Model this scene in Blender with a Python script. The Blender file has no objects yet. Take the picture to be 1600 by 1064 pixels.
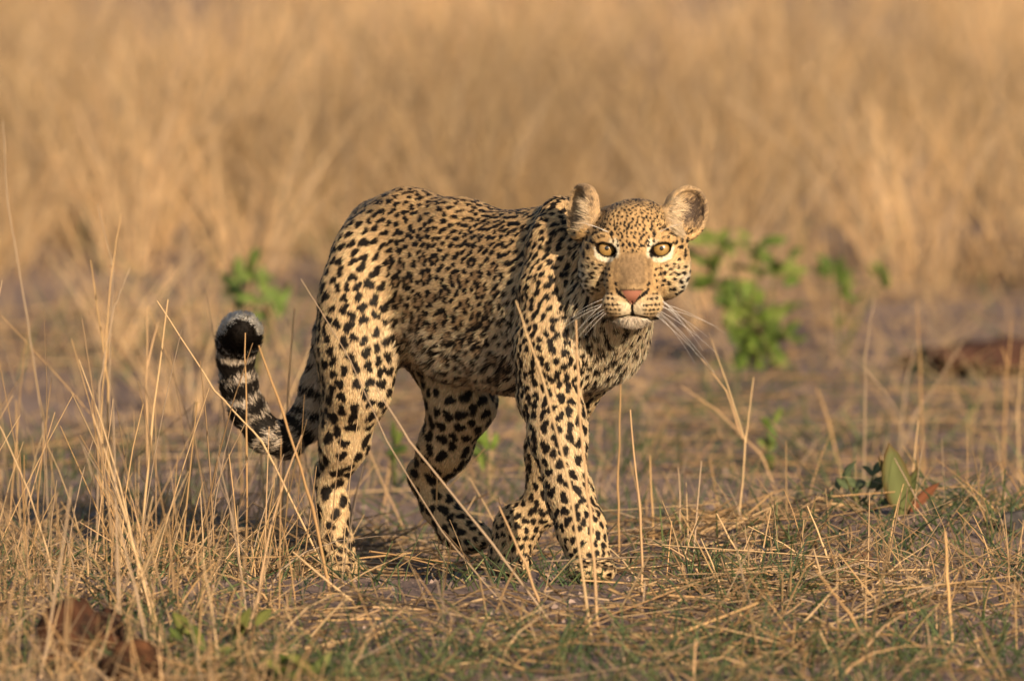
import bpy, math, random
import numpy as np
from mathutils import Vector, Matrix, kdtree

rng = np.random.default_rng(7)
random.seed(7)
sc = bpy.context.scene
col = sc.collection
R = math.radians

# ------------------------------------------------------------------ camera
CAM_D, CAM_H = 20.0, 1.2
PX = 0.001 / CAM_D                       # radians per photo pixel (1 mm at 20 m)
PITCH = math.atan(CAM_H / CAM_D) - 363 * PX
cam_d = bpy.data.cameras.new('camera')
cam = bpy.data.objects.new('camera', cam_d)
col.objects.link(cam)
cam.location = (0, -CAM_D, CAM_H)
cam.rotation_euler = (math.pi / 2 - PITCH, 0, 0)
cam_d.sensor_width = 36
cam_d.lens = 36 * CAM_D / 1.6
cam_d.clip_start, cam_d.clip_end = 0.5, 2000
cam_d.dof.use_dof = True
cam_d.dof.focus_distance = CAM_D - 0.16
cam_d.dof.aperture_fstop = 4.9
sc.camera = cam

# ------------------------------------------------------------------ sky, sun, exposure
SUN_AZ, SUN_EL = R(23), R(17)            # azimuth to the right of the camera axis, behind the camera
sd = Vector((math.sin(SUN_AZ) * math.cos(SUN_EL), -math.cos(SUN_AZ) * math.cos(SUN_EL), math.sin(SUN_EL)))
w = bpy.data.worlds.new('World'); sc.world = w; w.use_nodes = True
nt = w.node_tree
bg = nt.nodes['Background']
sky = nt.nodes.new('ShaderNodeTexSky'); sky.sky_type = 'NISHITA'; sky.sun_disc = False
sky.sun_elevation = SUN_EL; sky.sun_rotation = math.atan2(sd.x, sd.y)
sky.dust_density = 1.0
nt.links.new(sky.outputs[0], bg.inputs[0]); bg.inputs[1].default_value = 0.078
sun_d = bpy.data.lights.new('sun', 'SUN'); sun_d.energy = 5.0; sun_d.angle = R(0.6); sun_d.color = (1.0, 0.775, 0.53)
sun = bpy.data.objects.new('sun', sun_d); col.objects.link(sun)
sun.rotation_euler = sd.to_track_quat('Z', 'Y').to_euler()
sun.location = sd * 60
sc.view_settings.view_transform = 'Standard'; sc.view_settings.look = 'None'
sc.view_settings.gamma = 1; sc.view_settings.exposure = 0.34; sc.view_settings.use_curve_mapping = False
sc.cycles.use_denoising = True
sc.cycles.use_adaptive_sampling = False
sc.cycles.max_bounces = 5; sc.cycles.diffuse_bounces = 3; sc.cycles.transparent_max_bounces = 4
sc.cycles_curves.shape = 'RIBBONS'
sc.cycles_curves.subdivisions = 2

# ------------------------------------------------------------------ helpers
def at(px, py, y):
    """photo position (1600 x 1064) at a chosen depth y -> place in the scene (metres)"""
    d = CAM_D + y
    return np.array([(px - 800) * PX * d, y, CAM_H - d * math.tan(PITCH + (py - 532) * PX)])

def hash2(ix, iy, s):
    n = (ix.astype(np.int64) * 374761393 + iy.astype(np.int64) * 668265263 + s * 974634541) & 0x7fffffff
    n = ((n ^ (n >> 13)) * 1274126177) & 0x7fffffff
    return ((n ^ (n >> 16)) & 0xffff) / 65535.0

def vnoise(x, y, s=0):
    x = np.asarray(x, float); y = np.asarray(y, float)
    ix, iy = np.floor(x).astype(np.int64), np.floor(y).astype(np.int64)
    fx, fy = x - ix, y - iy
    fx = fx * fx * (3 - 2 * fx); fy = fy * fy * (3 - 2 * fy)
    a, b = hash2(ix, iy, s), hash2(ix + 1, iy, s)
    c, d = hash2(ix, iy + 1, s), hash2(ix + 1, iy + 1, s)
    return (a * (1 - fx) + b * fx) * (1 - fy) + (c * (1 - fx) + d * fx) * fy - 0.5

def smooth01(x):
    x = np.clip(x, 0, 1)
    return x * x * (3 - 2 * x)

GY = np.array([-400, -6, -4, -1.5, -.55, -.3, .16, .5, 1.0, 1.8, 3.0, 5.0, 60, 1000])
GZ = np.array([-.5, -.34, -.22, -.064, .002, .006, -.022, -.027, -.018, .012, .060, .150, 2.46, 2.6])
def ground_z(x, y):
    x = np.asarray(x, float); y = np.asarray(y, float)
    base = sum(np.interp(y + o, GY, GZ) for o in (-.16, -.08, 0, .08, .16)) / 5
    out = smooth01(np.abs(y + .1) / 1.2 - .3) * .7 + .3
    near = .03 * vnoise(x * 1.3, y * 0.9, 1) * out + .018 * vnoise(x * 4, y * 3.5, 2) * out + .007 * vnoise(x * 13, y * 12, 3) + .003 * vnoise(x * 45, y * 45, 4)
    near = near + .078 * np.exp(-((x - .66) / .42) ** 2 - ((y - .80) / .5) ** 2)          # a low hummock right of the leopard
    return base + near * smooth01((80 - np.abs(y)) / 40)

def tag(o, label=None, cat=None, group=None, kind=None):
    if label: o['label'] = label
    if cat: o['category'] = cat
    if group: o['group'] = group
    if kind: o['kind'] = kind
    return o

def mesh_np(name, verts, faces, mat=None, parent=None, smooth=True, colr=None, cname='tint'):
    """faces: (n,3) or (n,4) array"""
    me = bpy.data.meshes.new(name)
    verts = np.ascontiguousarray(verts, np.float32); faces = np.ascontiguousarray(faces, np.int32)
    n, k = faces.shape
    me.vertices.add(len(verts)); me.vertices.foreach_set('co', verts.ravel())
    me.loops.add(n * k); me.loops.foreach_set('vertex_index', faces.ravel())
    me.polygons.add(n)
    me.polygons.foreach_set('loop_start', np.arange(0, n * k, k, dtype=np.int32))
    me.polygons.foreach_set('use_smooth', np.full(n, smooth))
    me.update(calc_edges=True)
    if colr is not None:
        a = me.attributes.new(cname, 'FLOAT_COLOR', 'POINT')
        c4 = np.ones((len(verts), 4), np.float32); c4[:, :3] = colr
        a.data.foreach_set('color', c4.ravel())
    if mat: me.materials.append(mat)
    o = bpy.data.objects.new(name, me); col.objects.link(o)
    if parent: o.parent = parent
    return o

def empty(name, loc=(0, 0, 0)):
    o = bpy.data.objects.new(name, None); col.objects.link(o)
    o.empty_display_size = 0.05
    return o

def nodes(name):
    m = bpy.data.materials.new(name); m.use_nodes = True
    t = m.node_tree; b = t.nodes['Principled BSDF']
    return m, t, b

def tint_material(name, rough=0.7, spec=0.25, translucent=0.0, cname='tint', bump=0):
    m, t, b = nodes(name)
    at_ = t.nodes.new('ShaderNodeAttribute'); at_.attribute_name = cname
    t.links.new(at_.outputs['Color'], b.inputs['Base Color'])
    b.inputs['Roughness'].default_value = rough
    b.inputs['Specular IOR Level'].default_value = spec
    if bump:
        nz = t.nodes.new('ShaderNodeTexNoise'); nz.inputs['Scale'].default_value = bump; nz.inputs['Detail'].default_value = 5
        bp = t.nodes.new('ShaderNodeBump'); bp.inputs['Strength'].default_value = 0.5; bp.inputs['Distance'].default_value = 0.004
        t.links.new(nz.outputs['Fac'], bp.inputs['Height']); t.links.new(bp.outputs['Normal'], b.inputs['Normal'])
    if translucent:
        tr = t.nodes.new('ShaderNodeBsdfTranslucent'); mx = t.nodes.new('ShaderNodeMixShader')
        t.links.new(at_.outputs['Color'], tr.inputs['Color'])
        mx.inputs[0].default_value = translucent
        t.links.new(b.outputs[0], mx.inputs[1]); t.links.new(tr.outputs[0], mx.inputs[2])
        t.links.new(mx.outputs[0], t.nodes['Material Output'].inputs['Surface'])
    return m
# ================================================================== the ground and the grass
def geo(a, b, n): return a * (b / a) ** np.linspace(0, 1, n)
gxs = np.concatenate([-geo(1.5, 500, 26)[::-1], np.arange(-1.48, 1.481, .016), geo(1.5, 500, 26)])
gys = np.concatenate([-geo(3.2, 300, 20)[::-1], np.arange(-3.18, 3.0, .016), np.arange(3.0, 24, .07), geo(24, 900, 26)])
X, Y = np.meshgrid(gxs, gys, indexing='ij')
gi = np.arange(X.size).reshape(X.shape)
m_soil, t, b = nodes('soil')
tc = t.nodes.new('ShaderNodeTexCoord')
def noise(scale, detail=6, rough=.6):
    n_ = t.nodes.new('ShaderNodeTexNoise'); n_.inputs['Scale'].default_value = scale; n_.inputs['Detail'].default_value = detail; n_.inputs['Roughness'].default_value = rough
    t.links.new(tc.outputs['Object'], n_.inputs['Vector']); return n_
n1, n2 = noise(3.2), noise(38, 8, .7)
r1 = t.nodes.new('ShaderNodeValToRGB'); r1.color_ramp.elements[0].position = .35; r1.color_ramp.elements[1].position = .68
r1.color_ramp.elements[0].color = (.30, .225, .200, 1); r1.color_ramp.elements[1].color = (.48, .365, .31, 1)
t.links.new(n1.outputs['Fac'], r1.inputs[0])
r2 = t.nodes.new('ShaderNodeValToRGB'); r2.color_ramp.elements[0].position = .3; r2.color_ramp.elements[1].position = .7
r2.color_ramp.elements[0].color = (.68, .66, .66, 1); r2.color_ramp.elements[1].color = (1.1, 1.05, 1.0, 1)
t.links.new(n2.outputs['Fac'], r2.inputs[0])
mxs = t.nodes.new('ShaderNodeMix'); mxs.data_type = 'RGBA'; mxs.blend_type = 'MULTIPLY'; mxs.inputs[0].default_value = 1
t.links.new(r1.outputs[0], mxs.inputs[6]); t.links.new(r2.outputs[0], mxs.inputs[7]); t.links.new(mxs.outputs[2], b.inputs['Base Color'])
b.inputs['Roughness'].default_value = .95; b.inputs['Specular IOR Level'].default_value = .1
n3 = noise(90, 8, .75)
bp = t.nodes.new('ShaderNodeBump'); bp.inputs['Strength'].default_value = .9; bp.inputs['Distance'].default_value = .012
t.links.new(n3.outputs['Fac'], bp.inputs['Height']); t.links.new(bp.outputs['Normal'], b.inputs['Normal'])
ground = mesh_np('ground', np.stack([X, Y, ground_z(X, Y)], -1).reshape(-1, 3), np.stack([gi[:-1, :-1], gi[1:, :-1], gi[1:, 1:], gi[:-1, 1:]], -1).reshape(-1, 4), m_soil)
tag(ground, kind='structure', label='bare mauve brown savanna soil under the dry grass')

m_straw = tint_material('dry straw', rough=.5, spec=.3, translucent=.22)
m_green = tint_material('green blade', rough=.5, spec=.3, translucent=.35)

grs = np.random.default_rng(11)
def blades(base, vec, bend, r, segs=3, sides=3, taper=.55, flat=1.0):
    """bent tapering stems; returns verts, quads"""
    N = len(base)
    tt = np.linspace(0, 1, segs + 1)
    C = base[:, None] + vec[:, None] * tt[None, :, None] + bend[:, None] * (tt ** 2)[None, :, None]
    d = vec / (np.linalg.norm(vec, axis=1, keepdims=True) + 1e-9)
    ra = grs.normal(size=(N, 3)); u = np.cross(d, ra); u /= np.linalg.norm(u, axis=1, keepdims=True) + 1e-9; v = np.cross(d, u)
    a = np.arange(sides) * 2 * np.pi / sides
    ring = u[:, None] * np.cos(a)[None, :, None] + v[:, None] * np.sin(a)[None, :, None] * flat
    rad = r[:, None] * (1 - taper * tt)[None]
    V = C[:, :, None] + ring[:, None] * rad[:, :, None, None]
    idx = np.arange(N * (segs + 1) * sides).reshape(N, segs + 1, sides)
    q = np.stack([idx[:, :-1], np.roll(idx, -1, 2)[:, :-1], np.roll(idx, -1, 2)[:, 1:], idx[:, 1:]], -1)
    return V.reshape(-1, 3), q.reshape(-1, 4)

STRAW = np.array([[.67, .435, .20], [.71, .50, .27], [.56, .345, .155], [.46, .335, .22], [.62, .41, .22]])
def straw_cols(n, dull=0.0):
    c = STRAW[grs.integers(0, len(STRAW), n)] * np.exp(grs.normal(0, .16, (n, 1)))
    return c * (1 - dull) + np.array([.36, .28, .21]) * dull
GREENS = np.array([[.10, .145, .060], [.13, .175, .070], [.17, .20, .085], [.085, .13, .070]])
def grass_obj(name, label, parts, mat, k, kind='stuff', cat=None):
    Vs, Qs, Cs, o = [], [], [], 0
    for V, Q, c in parts:
        Vs.append(V); Qs.append(Q + o); o += len(V); Cs.append(np.repeat(c, len(V) // len(c), 0))
    ob = mesh_np(name, np.concatenate(Vs), np.concatenate(Qs), mat, None, True, np.concatenate(Cs))
    return tag(ob, label, cat, None, kind)

def on_ground(x, y, dz=0.0):
    return np.stack([x, y, ground_z(x, y) + dz], -1)
def half_w(y): return .04 * (20 + y) * 1.18 + .22

def upright(x, y, h, lean, r, bendy=.25, segs=3, sides=3, dirn=None):
    n = len(x)
    th = grs.uniform(0, 2 * np.pi, n) if dirn is None else dirn
    ln = np.abs(lean)
    vec = np.stack([np.cos(th) * np.sin(ln), np.sin(th) * np.sin(ln), np.cos(ln)], -1) * h[:, None]
    bt = th + grs.normal(0, .6, n)
    bend = np.stack([np.cos(bt), np.sin(bt), -.25 * np.ones(n)], -1) * (h * bendy * grs.random(n))[:, None]
    return blades(on_ground(x, y, -.012), vec, bend, r, segs, sides)

# --- tall dry stand behind, growing in tussocks
tx, ty = [], []
for k in range(12500):
    yy = 1.6 + 26 * grs.random() ** 1.15; ww = half_w(yy) + .4 + .14 * yy
    xx = grs.uniform(-ww, ww)
    dens = .45 + 1.3 * vnoise(xx * 1.1, yy * .5, 31) + .5 * vnoise(xx * 3, yy * 1.4, 32)
    edge = smooth01((yy - (3.6 if xx < 0 else 4.3) - 2.6 * vnoise(xx * 2.1, yy * .3, 33)) / 3.0) + .02
    if grs.random() < dens * edge * .50: tx.append(xx); ty.append(yy)
tx, ty = np.array(tx), np.array(ty)
print('tussocks', len(tx))
per = grs.integers(16, 44, len(tx))
ii = np.repeat(np.arange(len(tx)), per); n = len(ii)
spread = np.repeat(grs.uniform(.03, .11, len(tx)), per)
th = grs.uniform(0, 2 * np.pi, n); rr = np.sqrt(grs.random(n)) * spread
hts = np.repeat(grs.uniform(.16, .52, len(tx)) * (.5 + .5 * smooth01((ty - 1.5) / 4.5)), per) * grs.uniform(.35, 1.1, n)
patch = vnoise(tx * 1.3, ty * .45, 37)
tint_t = np.repeat(grs.normal(0, .22, (len(tx), 1)) + 0.9 * patch[:, None], per, 0)
V, Q = upright(tx[ii] + rr * np.cos(th), ty[ii] + rr * np.sin(th), hts, np.abs(grs.normal(0, .24, n)) + rr * 1.2, grs.uniform(.0012, .0027, n), .5, 3, 3, th + grs.normal(0, .5, n))
cs = straw_cols(n, .22) * np.minimum(np.exp(tint_t * 1.3), 1.30) * np.array([1.10, 1.125, 1.13])
grass_obj('dry_grass_stand', 'tall golden dry grass filling the background, out of focus', [(V, Q, cs)], m_straw, 0)
# --- short dead undergrowth between the tussocks, some green
n = 30000
y = 1.2 + 24 * grs.random(n) ** 1.3; x = grs.uniform(-1, 1, n) * (half_w(y) + .2 + .12 * y)
keep = grs.random(n) < .45 + .9 * vnoise(x * 1.7, y * 1.0, 35)
x, y = x[keep], y[keep]; n = len(x)
V, Q = upright(x, y, grs.uniform(.03, .20, n) * (.6 + .4 * smooth01((y - 2) / 3)), grs.uniform(.1, 1.0, n), grs.uniform(.0010, .0022, n), .4, 2, 3)
gm = grs.random(n) < np.clip(.18 + .7 * vnoise(x * 1.5, y * .9, 36), 0, .8)
cs = np.where(gm[:, None], GREENS[grs.integers(0, 4, n)] * 1.5, straw_cols(n, .35))
grass_obj('grass_undergrowth', 'short mixed dry and grey green undergrowth behind the leopard', [(V, Q, cs)], m_straw, 0)

# --- straw lying on the ground
def litter(n, y0, y1, xw, dens, lmin, lmax, rmin, rmax, zmax):
    y = grs.uniform(y0, y1, n); x = grs.uniform(-1, 1, n) * (half_w(y) if xw is None else xw)
    keep = grs.random(n) < dens(x, y)
    x, y = x[keep], y[keep]; n = len(x)
    L = grs.uniform(lmin, lmax, n); th = grs.uniform(0, 2 * np.pi, n)
    dx, dy = np.cos(th) * L, np.sin(th) * L
    b0 = on_ground(x - dx / 2, y - dy / 2, grs.uniform(.001, zmax, n)); e0 = on_ground(x + dx / 2, y + dy / 2, zmax * .6 * np.exp(grs.normal(0, .7, n)))
    vec = e0 - b0; bend = np.zeros((n, 3)); bend[:, 2] = -.02 * L * 0; bend[:, :2] = grs.normal(0, .10, (n, 2)) * L[:, None]
    V, Q = blades(b0, vec, bend, grs.uniform(rmin, rmax, n), 2, 3, .4)
    c = straw_cols(n, .12); c *= grs.choice([1, 1, .8, .55, .35], n)[:, None]
    return V, Q, c
d_near = lambda x, y: np.clip(.42 + 2.2 * vnoise(x * 2.6, y * 1.4, 41) + .5 * vnoise(x * 7, y * 5, 42), .06, 1) * (1 - .85 * np.exp(-((x - .0) / .26) ** 4 - ((y + .30) / .75) ** 4)) * np.where(x > 0, .8, 1)
d_far = lambda x, y: np.clip(.35 + 1.8 * vnoise(x * 1.3, y * 1.1, 43), .02, 1)
grass_obj('straw_litter', 'broken yellow straw lying flat on the soil around the leopard', [
    litter(3600, -3.0, -.70, None, lambda x, y: np.clip(.42 + 2.2 * vnoise(x * 3, y * 1.7, 45) + .6 * vnoise(x * 9, y * 6, 46), .03, 1), .02, .15, .0010, .0026, .035),
    litter(4300, -.9, 1.2, None, d_near, .02, .15, .0010, .0024, .028),
    litter(1400, -3.0, 1.2, None, d_near, .10, .34, .0012, .0025, .055),
    litter(3800, 1.2, 7.5, None, d_far, .05, .30, .0010, .0022, .025)], m_straw, 0)

# --- standing dry stems near the leopard: thick on the left, thin stubble on the right
def near_density(x, y):
    left = smooth01((-.24 - x + .10 * vnoise(y * 3, 2.2, 51)) / .18)
    right = .34 * smooth01((x - .16) / .12)
    mid = .035
    d = (left * .9 + right + mid) * (.65 + 1.3 * vnoise(x * 4.5, y * 2.5, 52))
    lower = smooth01((-1.0 - y) / .6)
    return np.clip(d * (1 - .35 * lower) + .05 * lower, 0, 1)
n = 9000
y = grs.uniform(-2.7, 1.4, n); x = grs.uniform(-1, 1, n) * half_w(y)
dn = near_density(x, y)
keep = grs.random(n) < dn * .32; x, y = x[keep], y[keep]; n = len(x)
hts = np.where(x < -.2, grs.uniform(.06, .50, n) * grs.uniform(.45, 1, n) * (1 + .6 * vnoise(x * 6, y * 3, 53)), grs.uniform(.04, .19, n) * grs.uniform(.5, 1, n))
hts = np.where(y < -1.2, hts * .6, hts)
V, Q = upright(x, y, hts, np.abs(grs.normal(0, 1, n)) * np.where(x > 0, .15, .24), np.exp(grs.normal(-6.55, .28, n)), .22, 4, 4)
parts_ = [(V, Q, straw_cols(n, .12) * grs.choice([1.05, 1, .85, .6], n)[:, None])]
n = 4200
y = grs.uniform(-2.8, 1.0, n); x = grs.uniform(-1, 1, n) * half_w(y)
keep = grs.random(n) < np.clip(near_density(x, y) * 1.4 + .12, 0, 1) * (1 - .8 * np.exp(-((x - .0) / .28) ** 4 - ((y + .25) / .7) ** 4)); x, y = x[keep], y[keep]; n = len(x)
V, Q = upright(x, y, grs.uniform(.03, .17, n), grs.uniform(.3, 1.3, n), grs.uniform(.0009, .0022, n), .5, 3, 3)
parts_.append((V, Q, straw_cols(n, .1) * grs.choice([1, 1, .8, .5], n)[:, None]))
# dry leaf blades, folded and drooping
n = 2600
y = grs.uniform(-2.6, 1.6, n); x = grs.uniform(-1, 1, n) * half_w(y)
keep = grs.random(n) < np.clip(near_density(x, y) * 1.3 + .08, 0, 1) * (1 - .8 * np.exp(-(x / .28) ** 4 - ((y + .25) / .7) ** 4)); x, y = x[keep], y[keep]; n = len(x)
th = grs.uniform(0, 6.28, n); h_ = grs.uniform(.05, .20, n)
vec = np.stack([np.cos(th) * .45, np.sin(th) * .45, np.ones(n)], -1) * h_[:, None]
bend = np.stack([np.cos(th) * .9, np.sin(th) * .9, -grs.uniform(.5, 1.3, n)], -1) * h_[:, None]
V, Q = blades(on_ground(x, y, -.005), vec, bend, grs.uniform(.0018, .0036, n), 5, 4, .8, .22)
parts_.append((V, Q, straw_cols(n, .3) * grs.choice([1.05, .9, .65], n)[:, None]))
grass_obj('dry_grass', 'thin golden dry grass stems standing around the leopard, thickest on the left', parts_, m_straw, 0)

# --- low green grass in patches
gp = [(at(1130, 940, -.9), .20, .30, 620), (at(1010, 950, -.8), .12, .22, 380), (at(1330, 800, .7), .12, .2, 700), (at(1250, 815, .6), .10, .2, 300), (at(1480, 800, .7), .10, .2, 300), (at(1480, 790, .5), .10, .3, 150), (at(200, 810, .2), .10, .3, 260), (at(80, 1020, -1.9), .22, .3, 420),
      (at(300, 960, -1.2), .25, .35, 420), (at(560, 1000, -1.5), .25, .3, 340), (at(1450, 980, -1.4), .3, .3, 420), (at(760, 780, 1.3), .18, .6, 300), (at(1060, 640, 3.0), .22, .7, 520), (at(1400, 620, 3.6), .30, .7, 560),
      (at(120, 700, 2.0), .35, .6, 600), (at(880, 760, 1.4), .3, .5, 240), (at(660, 880, .1), .12, .2, 110), (at(1300, 640, 2.9), .5, .5, 380), (at(950, 905, -.45), .10, .15, 140), (at(700, 1040, -1.6), .5, .3, 900), (at(1200, 1000, -1.2), .4, .3, 700), (at(250, 1000, -1.3), .35, .3, 700), (at(1500, 900, -.5), .2, .4, 300), (at(1080, 900, -.4), .12, .25, 260)]
gx_, gy_ = [], []
for c, sx, sy, k in gp:
    gx_.append(grs.normal(c[0], sx * .95, int(k * .55))); gy_.append(grs.normal(c[1], sy * .95, int(k * .55)))
k = 4200; yy = grs.uniform(-2.8, 3, k); gx_.append(grs.uniform(-1, 1, k) * half_w(yy)); gy_.append(yy)
x, y = np.concatenate(gx_), np.concatenate(gy_)
keep = grs.random(len(x)) < np.clip(.55 + 2.2 * vnoise(x * 5, y * 3, 48), .05, 1); x, y = x[keep], y[keep]; n = len(x)
V, Q = upright(x, y, grs.uniform(.02, .11, n), grs.uniform(.1, .9, n), grs.uniform(.0010, .0027, n), .7, 3, 3)
cs = GREENS[grs.integers(0, 4, n)] * np.exp(grs.normal(0, .22, (n, 1)))
grass_obj('green_grass', 'low dark green grass blades growing in patches between the straw', [(V, Q, cs)], m_green, 0)

# --- crumbs of soil
ico = np.array([[0, 0, 1.0], [.94, 0, .1], [-.3, .9, .0], [-.5, -.8, .1], [.1, -.1, -.9]])
icf = np.array([[0, 1, 2], [0, 2, 3], [0, 3, 1], [4, 2, 1], [4, 3, 2], [4, 1, 3]])
n = 5200; y = grs.uniform(-2.9, 2.5, n); x = grs.uniform(-1, 1, n) * half_w(y)
r = np.exp(grs.normal(-5.7, .5, n)); 
V = on_ground(x, y, 0)[:, None] + ico[None] * r[:, None, None] * grs.uniform(.6, 1.3, (n, 1, 3)) + 0
Qs = (icf[None] + np.arange(n)[:, None, None] * 5).reshape(-1, 3)
cs = np.array([.20, .15, .13]) * np.exp(grs.normal(0, .3, (n, 1)))
tag(mesh_np('soil_crumbs', V.reshape(-1, 3), Qs, tint_material('soil crumb', .95, .1), None, False, np.repeat(cs, 5, 0)), 'small crumbs of brown soil scattered on the ground', None, None, 'stuff')
# ================================================================== the leopard
# The body is one implicit surface: tapered limbs and ellipsoids blended smoothly, then polygonised.
HEAD = at(990, 390, -0.350)              # point between the eyes
HX, HF, HU = np.array([1.0, 0, 0]), np.array([0, -1.0, 0]), np.array([0, 0, 1.0])
H_ROLL = R(0); H_YAW = R(3)
HX = np.array([math.cos(H_YAW), -math.sin(H_YAW), 0]); HF = np.array([-math.sin(H_YAW), -math.cos(H_YAW), 0])
def hp(x, u, f):                         # head place, millimetres: to the viewer's right, up, forward
    return HEAD + (HX * x + HU * u + HF * f) * 0.001
def to_head(p):
    d = p - HEAD
    return np.stack([d @ HX, d @ HU, d @ HF], -1) * 1000

heading = np.array([0.67, -0.742, 0.0]); heading /= np.linalg.norm(heading)
side = np.array([heading[1], -heading[0], 0.0])      # the leopard's right, towards the camera
UP = np.array([0, 0, 1.0])

P = []   # primitives: dict(type, a, b, ra, rb, ax, k, blend, grp, reg, flow)
def cone(grp, reg, a, b, ra, rb, k=1.0, ax=None, blend=0.03, flow=None):
    a, b = np.array(a, float), np.array(b, float)
    f = (b - a) / (np.linalg.norm(b - a) + 1e-9) if flow is None else np.array(flow, float)
    P.append(dict(t='c', a=a, b=b, ra=ra, rb=rb, k=k, ax=side if ax is None else ax, blend=blend, grp=grp, reg=reg, flow=f))
def chain(grp, reg, pts, blend=0.03, k=1.0, flow=None, ax=None):
    for p, q in zip(pts[:-1], pts[1:]):
        cone(grp, reg, at(*p[:3]), at(*q[:3]), p[3], q[3], k, ax, blend, flow)
def ell(grp, reg, c, r, rot=None, blend=0.02, flow=(0, 0, -1)):
    P.append(dict(t='e', c=np.array(c, float), r=np.array(r, float), rot=np.eye(3) if rot is None else rot, blend=blend, grp=grp, reg=reg, flow=np.array(flow, float)))

bk = -heading * 0.9 - UP * 0.3
tflow = bk
# trunk, deep and narrow
chain('trunk', 'flank', [(612, 408, .225, .084), (648, 424, .180, .094), (705, 450, .112, .108), (775, 468, .035, .120), (850, 472, -.050, .124), (900, 478, -.105, .110)], blend=.05, k=1.52, flow=tflow)
chain('trunk', 'chest', [(900, 490, -.108, .106), (930, 512, -.145, .080)], blend=.05, k=1.15, flow=-UP * .8 - heading * .3)
# spine ridge and hips
chain('trunk', 'spine', [(590, 362, .262, .044), (640, 350, .195, .040), (720, 366, .095, .038), (808, 397, -.008, .036), (880, 356, -.085, .034)], blend=.05, flow=-heading)
# belly
chain('trunk', 'belly', [(655, 502, .165, .042), (720, 530, .085, .050), (800, 545, -.005, .050), (870, 552, -.085, .048)], blend=.04, k=1.0, flow=-heading * .8 - UP * .5)
# neck and throat
chain('trunk', 'neck', [(895, 410, -.085, .074), (945, 410, -.160, .070), (988, 412, -.255, .064)], blend=.03, flow=-heading * .7 - UP * .6)
chain('trunk', 'chest', [(922, 512, -.155, .078), (948, 482, -.215, .058), (982, 458, -.285, .042)], blend=.03, flow=-UP)
# shoulder blades
chain('trunk', 'shoulder', [(874, 338, -.120, .030), (864, 380, -.152, .036), (857, 450, -.180, .044), (862, 545, -.200, .049)], blend=.022, k=1.2, flow=-UP * .9 - heading * .3)
chain('trunk', 'shoulder', [(905, 345, -.065, .036), (925, 440, -.045, .052), (935, 540, -.060, .050)], blend=.03, k=1.25, flow=-UP * .9 - heading * .3)
# near (right) front leg
chain('nf', 'shoulder', [(862, 545, -.195, .050), (858, 612, -.185, .043)], flow=-UP)
chain('nf', 'foreleg', [(859, 608, -.185, .042), (866, 680, -.208, .0350), (890, 770, -.245, .0320), (907, 822, -.265, .0335)], flow=None, blend=.02)
chain('nf', 'foot', [(907, 822, -.265, .0335), (922, 872, -.285, .0325)], flow=None, blend=.02)
for dx, dy, px_, py_ in ((-.026, -.016, 899, 889), (-.010, -.034, 916, 893), (.010, -.034, 934, 894), (.026, -.014, 949, 890)):
    q = at(px_, py_, -.300 + dy * .6); ell('nf', 'foot', q, (.0135, .026, .0155), blend=.005, flow=(0, -1, -.3))
ell('nf', 'foreleg', at(842, 622, -.160), (.026, .030, .034), blend=.03, flow=-UP)
ell('nf', 'foreleg', at(884, 792, -.232), (.022, .024, .022), blend=.02, flow=-UP)
ell('nf', 'foreleg', at(880, 668, -.222), (.034, .036, .060), blend=.03, flow=-UP)
# far (left) front leg, trailing, wrist bent
chain('ff', 'shoulder', [(935, 545, -.055, .052), (884, 618, .000, .042)], flow=-UP)
chain('ff', 'foreleg', [(884, 618, .000, .042), (858, 700, .035, .033), (850, 788, .060, .029)], flow=None, blend=.02)
chain('ff', 'foot', [(848, 790, .062, .029), (808, 824, .076, .0335), (796, 862, .080, .0335)], flow=None, blend=.014)
for px_, py_, dy in ((776, 880, .072), (789, 888, .052), (805, 888, .050), (818, 880, .066)):
    ell('ff', 'foot', at(px_, py_, dy), (.0135, .019, .021), blend=.005, flow=(0, -.2, -1))
# near (right) hind leg
chain('nh', 'thigh', [(572, 405, .200, .056), (562, 470, .176, .056), (560, 545, .160, .054)], flow=-UP * .9 - heading * .3, blend=.05, k=1.1)
chain('nh', 'thigh', [(560, 545, .160, .053), (563, 612, .146, .041)], flow=-UP, blend=.05)
chain('nh', 'thigh', [(548, 560, .190, .040), (530, 650, .202, .029)], flow=-UP, blend=.04)
chain('nh', 'hindleg', [(560, 612, .148, .041), (538, 690, .182, .0315), (520, 745, .212, .0235)], flow=-UP, blend=.03)
chain('nh', 'hindleg', [(509, 734, .230, .0170), (520, 790, .208, .0215), (524, 850, .196, .0230)], flow=-UP, blend=.016)
chain('nh', 'foot', [(524, 850, .196, .0235), (530, 876, .180, .0255)], flow=-UP, blend=.02)
for px_, py_, dy in ((511, 887, .178), (524, 891, .158), (539, 891, .154), (551, 886, .168)):
    ell('nh', 'foot', at(px_, py_, dy), (.0120, .023, .0140), blend=.005, flow=(0, -1, -.3))
# far (left) hind leg, swinging forward
chain('fh', 'thigh', [(660, 420, .270, .056), (690, 520, .225, .062), (722, 628, .178, .049)], flow=-UP, blend=.05, k=1.05)
chain('fh', 'hindleg', [(722, 625, .179, .047), (694, 700, .215, .035), (668, 745, .246, .0255)], flow=None, blend=.03)
chain('fh', 'hindleg', [(659, 738, .252, .0215), (684, 790, .228, .0235), (712, 826, .205, .0250)], flow=None, blend=.016)
chain('fh', 'foot', [(712, 826, .205, .0250), (735, 838, .188, .0265)], flow=None, blend=.02)
for px_, py_, dy in ((742, 826, .196), (751, 833, .176), (749, 845, .166), (738, 851, .172)):
    ell('fh', 'foot', at(px_, py_, dy), (.0185, .021, .0120), blend=.005, flow=(.9, -.3, -.3))
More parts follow.
